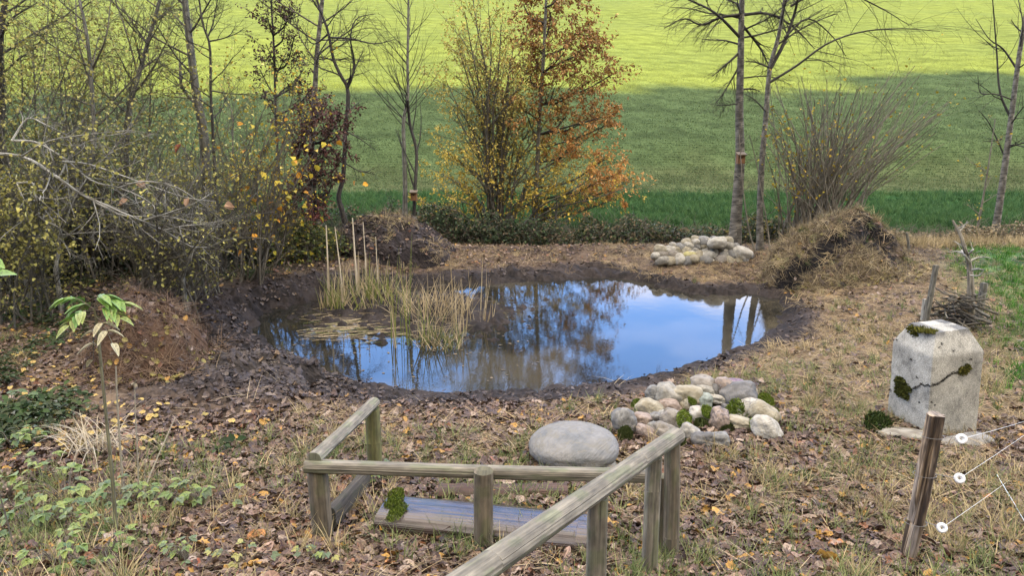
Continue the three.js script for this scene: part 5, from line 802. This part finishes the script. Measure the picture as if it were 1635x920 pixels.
strew('straw_litter', ['flattened straw and cut dry grass over the banks', 'cut dry grass lying along the pond banks', 'loose tan straw lying on the ground'], 'straw', lying, 70000, 540, 2, 17, strawP, (R) => mixc([0.15, 0.11, 0.06], [0.44, 0.345, 0.19], R()), 0.7, 1.5, 1, 0.5);
strew('dry_grass', ['short dry standing grass between the leaves', 'pale dry grass tufts on the near bank'], 'grass', standing, 14000, 541, 1.8, 15, (x, z) => (dry(x, z) ? clamp(-0.08 + (fbm(x * 1.1, z * 1.1, 75, 3) - 0.5) * 2.4 - mudness(x, z) * 0.9 + 0.15 * step(0.5, 3, x)) * (Math.hypot(x - PILE.x, z - PILE.z) < 0.85 ? 0.15 : 1) : 0), (R) => mixc([0.18, 0.15, 0.07], [0.44, 0.36, 0.19], R()), 0.6, 1.4, 1, 0.3);
strew('dry_stems', ['long pale dry grass stems lying across the leaves'], 'straw', [tuft(3, 533, 0.34, 0.0035, { r: 0.15, out: 1, up: 0.18, bend: 0.25 })], 6000, 547, 1.8, 15, (x, z) => (dry(x, z) ? 0.6 - mudness(x, z) * 0.5 : 0), (R) => mixc([0.22, 0.17, 0.1], [0.56, 0.46, 0.29], R()), 0.6, 1.3, 1, 0.5);
strew('tall_dry_grass', ['tall tan dry grass band before the field on the right'], 'grass', standing, 5000, 546, 14.4, 17.6, (x, z) => step(5.6, 7.2, x + (fbm(x, z, 91, 3) - 0.5) * 2), (R) => mixc([0.2, 0.16, 0.085], [0.46, 0.37, 0.2], R()), 0.9, 1.9, 1.1, 0.5);
strew('green_grass', ['short green grass tufts among the leaf litter', 'green grass tufts near the fence'], 'grass', standing, 13000, 542, 1.8, 13, (x, z) => (dry(x, z) ? clamp(0.08 + (fbm(x * 0.8 + 3, z * 0.8, 77, 3) - 0.5) * 2.0 - mudness(x, z) + 0.3 * step(1.2, 2.6, x) + 0.2 * step(-1.5, -2.5, x) * step(5.5, 4, -z)) : 0), (R) => mixc([0.08, 0.12, 0.035], [0.25, 0.27, 0.11], R()), 0.6, 1.2, 1, 0.3);
strew('meadow_grass', ['fresh green meadow grass at the right'], 'grass', [lawn], 26000, 543, 6, 19.5, (x, z) => (z < -15.6 ? 0 : Math.pow(greenness(x, z), 1.2)), (R) => mixc([0.03, 0.12, 0.012], [0.1, 0.22, 0.03], R()), 0.7, 1.3, 1.25, 0.2);
strew('verge_grass', ['fresh green grass verge along the foot of the field'], 'grass', [lawn], 26000, 544, 18.6, 26.2, (x, z) => (fbm(x * 0.6, z * 0.8, 79, 3) > 0.3 ? 1 : 0.4), (R) => mixc([0.03, 0.09, 0.028], [0.085, 0.16, 0.045], R()), 1.0, 2.2, 1.1, 0.2);
{ // lumps of churned mud
  const geos = [0, 1, 2].map((k) => { const g = ICO[7].clone(), p = g.attributes.position; for (let q = 0; q < p.count; q++) { const v = V().fromBufferAttribute(p, q), r = 0.6 + 0.8 * fbm(v.x * 1.7 + k * 9, v.y * 1.7, v.z * 1.7, 3) + (fbm(v.x * 6, v.y * 6, v.z * 6 + k, 2) - 0.5) * 0.3; p.setXYZ(q, v.x * r, v.y * r * 0.7, v.z * r); } g.setAttribute('uv', new THREE.BufferAttribute(new Float32Array(p.count * 2), 2)); g.computeVertexNormals(); return g; });
  const ms = phy({ color: C(1, 1, 1), roughness: 0.75, specularIntensity: 0.5 }), [s, R] = spots(26000, 575, 6.2, 16, (x, z) => { if (!dry(x, z)) return 0; const m = mudness(x, z); return Math.hypot(x - HEAPS[2].c.x, z - HEAPS[2].c.z) < 0.95 ? 0 : m * 0.75; }), ls = [[], [], []];
  for (const [x, z] of s) { const sc = 0.006 + Math.pow(R(), 4) * 0.022; ls[Math.floor(R() * 3)].push([new THREE.Matrix4().compose(V(x, top(x, z) - sc * 0.15, z), upQ(V(0, 1, 0), R, 1.2), V(sc * (0.8 + R() * 0.8), sc, sc)), setC(mixc([0.025, 0.021, 0.02], [0.062, 0.052, 0.05], R()))]); }
  for (const [m, n] of [[HEAPS[0], 1500], [HEAPS[1], 900], [HEAPS[3], 900]]) for (let k = 0; k < n; k++) { const a = R() * 6.283, q = Math.sqrt(R()), x = m.c.x + Math.cos(a) * q * m.rx, z = m.c.z + Math.sin(a) * q * m.rz, sc = 0.008 + Math.pow(R(), 4) * 0.04; if (top(x, z) < m.base + 0.05 || Math.hypot(x - HEAPS[2].c.x, z - HEAPS[2].c.z) < 0.85) continue; ls[k % 3].push([new THREE.Matrix4().compose(V(x, top(x, z), z).add(V(0, -sc * 0.3, 0)), upQ(V(0, 1, 0), R, 1.4), V(sc * (0.8 + R()), sc, sc)), setC(m === HEAPS[1] ? mixc([0.02, 0.017, 0.015], [0.08, 0.06, 0.045], R()) : mixc([0.026, 0.022, 0.022], [0.066, 0.056, 0.055], R()))]); }
  geos.forEach((g, k) => scatter('mud_clods', g, ms, ls[k], ['lumps of dark churned mud round the pond', 'clods of wet mud along the shore', 'crumbled mud clods on the banks'][k], 'mud'));
  const f = []; for (let k = 0; k < 90; k++) { const p = onPlane(440 + R() * 420, 470 + R() * 140, 0.004); if (shoreDist(p.x, p.z) > -0.08) continue; const sc = 0.03 + R() * 0.035; f.push([new THREE.Matrix4().compose(p, upQ(V(0, 1, 0), R, 0.12), V(sc, sc * 0.3, sc * 0.8)), setC(mixc([0.06, 0.05, 0.035], [0.2, 0.15, 0.07], R()))]); }
  scatter('floating_leaves', LEAF[2], M.litter, f, 'small dark leaves floating on the pond', 'leaf litter');
}
// straw and turf on the heaps
{
  const R = rng(560), list = [[], [], []], lv = [];
  for (const [m, n, keep] of [[HEAPS[1], 3000, (x, y, z) => { const hx = (x - m1.c.x - 0.12) / 0.36, hy = (y - 0.82) / 0.26; return Math.hypot(hx, hy) > 0.95 && !(Math.abs(x - m1.c.x + 0.75 - (0.9 - y) * -0.7) < 0.12 && x < m1.c.x - 0.2); }], [HEAPS[0], 900, (x, y, z) => y > 0.5 && x > HEAPS[0].c.x - 0.5 || x > HEAPS[0].c.x + 0.5], [HEAPS[2], 700, () => true]]) {
    const m1 = HEAPS[1]; for (let k = 0; k < n; k++) { const a = R() * 6.283, q = Math.sqrt(R()) * 1.05, x = m.c.x + Math.cos(a) * q * m.rx, z = m.c.z + Math.sin(a) * q * m.rz, y = top(x, z) - m.base; const hx = (x - HEAPS[1].c.x - 0.22) / 0.4, hz = (z - HEAPS[1].c.z - 0.42) / 0.4;
      if (m === HEAPS[1] && (Math.hypot(hx, hz) < 1.2 || (x < m.c.x && Math.abs(z - m.c.z - 0.55 - 0.1 * (x - m.c.x)) < 0.13))) continue; if (m === HEAPS[0] && !(y > 0.6 && x > m.c.x - 0.5 && x < m.c.x + 1.0)) continue; 
      const sc = 0.8 + R() * 0.8, nn = normalAt(x, z), c = m === HEAPS[2] ? mixc([0.08, 0.05, 0.035], [0.24, 0.17, 0.11], R()) : R() < 0.5 ? mixc([0.09, 0.07, 0.045], [0.2, 0.16, 0.1], R()) : mixc([0.24, 0.19, 0.1], [0.52, 0.43, 0.25], R());
      list[k % 3].push([new THREE.Matrix4().compose(V(x, y + m.base, z), upQ(nn.multiply(V(1, 0.7, 1)).normalize(), R, 0.6), V(sc, sc, sc)), setC(c)]); if (R() < (m === HEAPS[2] ? 1 : 0.4)) lv.push([new THREE.Matrix4().compose(V(x, y + m.base + 0.02, z), upQ(normalAt(x, z), R, 1.2), V(0.07, 0.07, 0.07)), setC(R() < 0.3 ? [0.25, 0.22, 0.05] : litterCol(R))]); }
  }
  lying.forEach((g, k) => scatter('heap_straw', g, M.grass, list[k], ['straw hanging over the earth mounds', 'dry roots and grass on the earth mounds', 'tan grass draped on the earth mounds'][k], 'straw'));
  scatter('heap_leaves', LEAF[2], M.litter, lv, 'small leaves and ivy on the earth mounds', 'leaf litter');
}
// low green plants of the left understorey
{
  const m = new MB(), R = rng(570); for (let k = 0; k < 5; k++) { const a = k * 1.26 + R(), h = 0.04 + R() * 0.08; m.leaf(V(Math.cos(a) * 0.02, h, Math.sin(a) * 0.02), V(Math.cos(a), 0.3, Math.sin(a)).normalize(), V(0, 1, 0), 0.075, 0.05, [0.8 + R() * 0.4, 0.8 + R() * 0.4, 0.8], 0.2); } const g = m.geo();
  const [s, R2] = spots(45000, 571, 4.5, 15, (x, z) => (dry(x, z) ? clamp(step(-2.2, -4.5, x + (fbm(x, z, 81, 3) - 0.5) * 3) * (0.05 + (fbm(x * 0.9, z * 0.9, 83, 3) - 0.45) * 2.6) - mudness(x, z) * 1.5) : 0), 1.15);
  scatter('ground_ivy', g, M.leaf, s.map(([x, z]) => { const sc = 0.4 + R2() * 0.7; return [new THREE.Matrix4().compose(V(x, top(x, z), z), upQ(V(0, 1, 0), R2, 0.9), V(sc, sc, sc)), setC(mixc([0.015, 0.038, 0.012], [0.06, 0.1, 0.03], R2()))]; }), 'dark green leafy ground cover under the left thicket', 'ground cover');
  const [s3, R3] = spots(3500, 572, 5, 15, (x, z) => (dry(x, z) ? 0.8 * step(-1.8, -3.2, x) - mudness(x, z) : 0), 1.1);
  scatter('leaf_litter', LEAF[2], M.litter, s3.map(([x, z]) => [new THREE.Matrix4().compose(V(x, top(x, z) + 0.03 + R3() * 0.05, z), upQ(V(0, 1, 0), R3, 0.9), V(0.065, 0.065, 0.065)), setC(mixc([0.3, 0.24, 0.05], [0.5, 0.36, 0.1], R3()))]), 'yellow fallen leaves under the left thicket', 'leaf litter');
}
// crop seedlings in rows on the field
{
  const g = tuft(7, 580, 0.1, 0.014, { r: 0.14, out: 0.5, up: 1, bend: 0.5 }), [s, R] = spots(95000, 581, 26.5, 80, (x, z) => step(75, 35, -z), 0.95);
  scatter('crop', g, M.grass, s.map(([x, z]) => { const d = -z, zz = -Math.round(d / 0.3) * 0.3 + (R() - 0.5) * 0.08, y = profile(-zz) + (fbm(x * 0.05, zz * 0.05, 3, 3) - 0.5) * 1.2 * step(30, 60, -zz), sc = 0.7 + R() * 0.6; return [new THREE.Matrix4().compose(V(x, y - 0.01, zz), new THREE.Quaternion().setFromAxisAngle(V(0, 1, 0), R() * 6.28), V(sc, sc * 0.8, sc)), setC(mixc([0.075, 0.125, 0.05], [0.12, 0.17, 0.06], R()))]; }), 'young green crop rows on the sloping field', 'crop');
}

// ---------------------------------------------------------------- plants in front
const leafGeo = (() => { const P = [], U = [], I = [], N = 8; for (let k = 0; k <= N; k++) { const t = k / N, w = 0.36 * Math.pow(Math.sin(Math.PI * Math.pow(t, 0.72)), 0.8) * (1 - 0.2 * t) + (k === N ? 0 : 0.004) + (k % 2 && k < N ? 0.012 : 0), y = -0.25 * t * t; for (const s of [-1, 0, 1]) { P.push(s * w, y + Math.abs(s) * w * 0.35, t); U.push(0.5 + s * w, t); } }
  for (let k = 0; k < N; k++) for (const s of [0, 1]) { const a = k * 3 + s; I.push(a, a + 3, a + 1, a + 1, a + 3, a + 4); }
  const g = new THREE.BufferGeometry(); g.setAttribute('position', new THREE.Float32BufferAttribute(P, 3)); g.setAttribute('uv', new THREE.Float32BufferAttribute(U, 2)); g.setIndex(I); g.computeVertexNormals(); return g; })();
const leafMats = [[0.05, 0.12, 0.022], [0.12, 0.21, 0.03], [0.22, 0.3, 0.05], [0.11, 0.17, 0.07], [0.36, 0.36, 0.09]].map((c) => phy({ color: setC(c), side: THREE.DoubleSide, roughness: 0.6, transmission: 0.2, thickness: 0, map: T.leaf }));
function bramble(px, py, n, size, label, tone, seed) {
  const R = rng(seed), b = foot(px, py), t = thing('bramble_plant', label, 'plant', b, undefined), m = new MB();
  for (let k = 0; k < n * 1.8; k++) {
    const a = R() * 6.283, L = size * (0.4 + R() * 1.2), e = b.clone().add(V(Math.cos(a) * L, 0.06 + R() * size * 0.8, Math.sin(a) * L * 0.7)), mid = b.clone().lerp(e, 0.5).add(V(0, 0.05, 0));
    m.tube([b, mid, e], [0.0035, 0.003, 0.002], 4);
    for (let j = -1; j <= 1; j++) { const o = new THREE.Mesh(leafGeo, leafMats[clamp(Math.round(tone + (R() - 0.5) * 2.2), 0, 4)]); o.name = 'leaf'; const s = size * (0.27 + R() * 0.16) * (j ? 0.85 : 1); o.position.copy(e).sub(b); o.rotation.set((R() - 0.3) * 0.6, Math.atan2(Math.cos(a), Math.sin(a)) + j * 1.1 + (R() - 0.5) * 0.3, (R() - 0.5) * 0.6); o.scale.setScalar(s); o.castShadow = o.receiveShadow = true; t.add(o); }
  }
  part(t, 'stem', m, M.barkHazel);
}
[[112, 800, 9, 0.2, 'bright green bramble with broad leaves left of the tall stems', 1.6], [70, 850, 9, 0.17, 'dark green bramble low at the left corner', 0.6], [155, 855, 6, 0.14, 'pale green bramble shoots below the broad-leaved bramble', 2], [205, 815, 10, 0.16, 'green bramble around the foot of the tall green-leaved sapling', 0.8], [265, 815, 8, 0.15, 'yellow-green bramble right of the tall dry stems', 2.2], [325, 815, 7, 0.15, 'light green bramble farthest right of the tall dry stems', 1.8], [25, 720, 7, 0.16, 'green bramble leaves at the left edge above the corner', 1], [70, 760, 6, 0.13, 'grey-green bramble above the broad-leaved one', 1.2], [20, 655, 10, 0.2, 'dark bluish green bramble at the left edge below the turf mound', 0], [390, 908, 4, 0.1, 'small yellow-green seedling at the bottom edge among leaves', 3.4], [512, 905, 4, 0.09, 'tiny pale green seedling at the bottom edge left of the handrail', 3], [608, 772, 5, 0.11, 'small green plant beside the algae-stained railing post', 2], [100, 905, 7, 0.14, 'green bramble leaves at the bottom left edge', 1.4], [300, 905, 6, 0.1, 'fine pale green herb at the bottom edge', 2.4], [170, 900, 5, 0.11, 'small dull green herb at the bottom edge left', 1.2], [15, 800, 6, 0.13, 'bramble shoot at the left edge with mid green leaves', 1.3]].forEach((a, k) => bramble(a[0], a[1], a[2], a[3], a[4], a[5], 600 + k));
{ // tall sapling with fresh feathered leaves
  const b = foot(187, 855), d = -b.z, t = thing('ash_sapling', 'tall thin sapling topped with fresh green feathered leaves', 'sapling', b), m = new MB(), tp = new THREE.CatmullRomCurve3([[187, 858], [180, 760], [172, 680], [163, 590], [153, 500], [150, 492]].map(([x, y]) => at(x, y, d))).getPoints(18); m.tube(tp, (u) => lerp(0.011, 0.005, u), 7, [1, 1, 1]); part(t, 'stem', m, std({ color: C(0.26, 0.25, 0.15), map: T.bark, roughness: 0.8 }));
  const R = rng(620), top0 = tp[tp.length - 1], mats = [[0.14, 0.34, 0.05], [0.22, 0.42, 0.07], [0.34, 0.44, 0.1]].map((c) => phy({ color: setC(c), side: THREE.DoubleSide, roughness: 0.55, transmission: 0.35, thickness: 0, map: T.leaf }));
  const dryM = phy({ color: C(0.5, 0.48, 0.3), side: THREE.DoubleSide, roughness: 0.7, transmission: 0.3, thickness: 0, map: T.leaf });
  for (const [tx, ty, n, mi, from] of [[100, 478, 5, 0, 17], [197, 484, 5, 1, 17], [168, 472, 4, 1, 17], [112, 520, 4, 2, 16], [180, 548, 2, 3, 14], [150, 575, 2, 3, 14], [192, 508, 4, 1, 17], [125, 495, 4, 0, 17]]) {
    const p0 = tp[from], e = at(tx, ty, d + (R() - 0.5) * 0.3), mid = p0.clone().lerp(e, 0.5).add(V(0, 0.03, 0)), cv = new THREE.CatmullRomCurve3([p0, mid, e]), sm2 = new MB(); sm2.tube(cv.getPoints(6), () => 0.0025, 4, [1, 1, 1]); part(t, 'leaf_stalk', sm2, M.barkHazel);
    const dir = e.clone().sub(p0).normalize();
    for (let k = 0; k <= n * 2; k++) { const u = k === n * 2 ? 1 : lerp(0.45, 0.95, Math.floor(k / 2) / n), o = new THREE.Mesh(leafGeo, mi === 3 ? dryM : mats[(mi + (R() < 0.3 ? 1 : 0)) % 3]), sd = k === n * 2 ? 0 : k % 2 ? 1 : -1; o.name = 'leaf'; o.position.copy(cv.getPoint(u)).sub(b); o.rotation.set(0.15 + R() * 0.3, Math.atan2(dir.x, dir.z) + sd * 0.95, (R() - 0.5) * 0.4, 'YXZ'); o.scale.set(0.05, 0.08, 0.075 + R() * 0.025); t.add(o); o.castShadow = true; }
  }
  for (const [pts, label, w] of [[[[198, 800], [193, 720], [187, 620], [186, 585]], 'thin grey dead stem right beside the tall sapling', 0.007], [[[222, 806], [221, 740], [217, 660], [216, 612]], 'dead stem with small seed head right of the sapling', 0.005], [[[236, 802], [232, 770], [233, 730]], 'short thin dead stem between the dry stems', 0.004], [[[222, 808], [240, 760], [268, 695], [280, 668]], 'pale straw stem leaning right from the dry stems', 0.005]]) { const p = foot(...pts[0]), q = new THREE.CatmullRomCurve3(pts.map(([x, y]) => at(x, y, -p.z))).getPoints(10), mm = new MB(); mm.tube(q, (u) => lerp(w, w * 0.5, u), 6); if (w === 0.005 && pts[3][0] === 216) for (let k = 0; k < 8; k++) mm.leaf(q[10], rnd(R, 2).normalize(), V(0, 1, 0.2), 0.03, 0.015, [1, 1, 1]); part(thing('dry_stalk', label, 'stem', p), 'stem', mm, std({ color: pts[3]?.[0] === 280 ? C(0.5, 0.45, 0.33) : C(0.27, 0.24, 0.17), side: THREE.DoubleSide })); }
  const g = foot(150, 725), gm = new MB(); for (let k = 0; k < 80; k++) { const u = R(), p = g.clone().add(V((R() - 0.5) * 0.3, 0.02, (R() - 0.5) * 0.2)), a = R() * 6.283; gm.blade(p, V(Math.cos(a) * 0.45 + 0.05, 1, Math.sin(a) * 0.4), 0.28 + R() * 0.3, 0.008, 1.3 + R() * 1.5, mixc([0.5, 0.42, 0.28], [0.68, 0.6, 0.44], R()), 6, a + 1.57); } part(thing('grass_tuft', 'bleached arching dry grass tuft left of the tall sapling', 'grass tuft', g), 'blades', gm, M.grass);
  const sb = at(-40, 520, 3.4); sb.y = ground(sb.x, sb.z); const st = thing('green_shoot', 'bright green leaf tips reaching in at the left edge', 'plant', sb), sm3 = new MB(), e = at(2, 428, 3.4), cv = new THREE.CatmullRomCurve3([sb, at(-60, 520, 3.4), at(-30, 440, 3.4), e]); sm3.tube(cv.getPoints(14), () => 0.004, 5); part(st, 'stem', sm3, M.barkHazel);
  for (const [x, y, r] of [[2, 428, 0.6], [0, 440, 2.2], [-8, 418, 1.2]]) { const o = new THREE.Mesh(leafGeo, mats[1]); o.name = 'leaf'; o.position.copy(at(x - 8, y, 3.4)).sub(sb); o.rotation.set(0.2, r, 0.2); o.scale.setScalar(0.09); st.add(o); }
}
console.log('built', tris());
renderer.render(scene, camera);
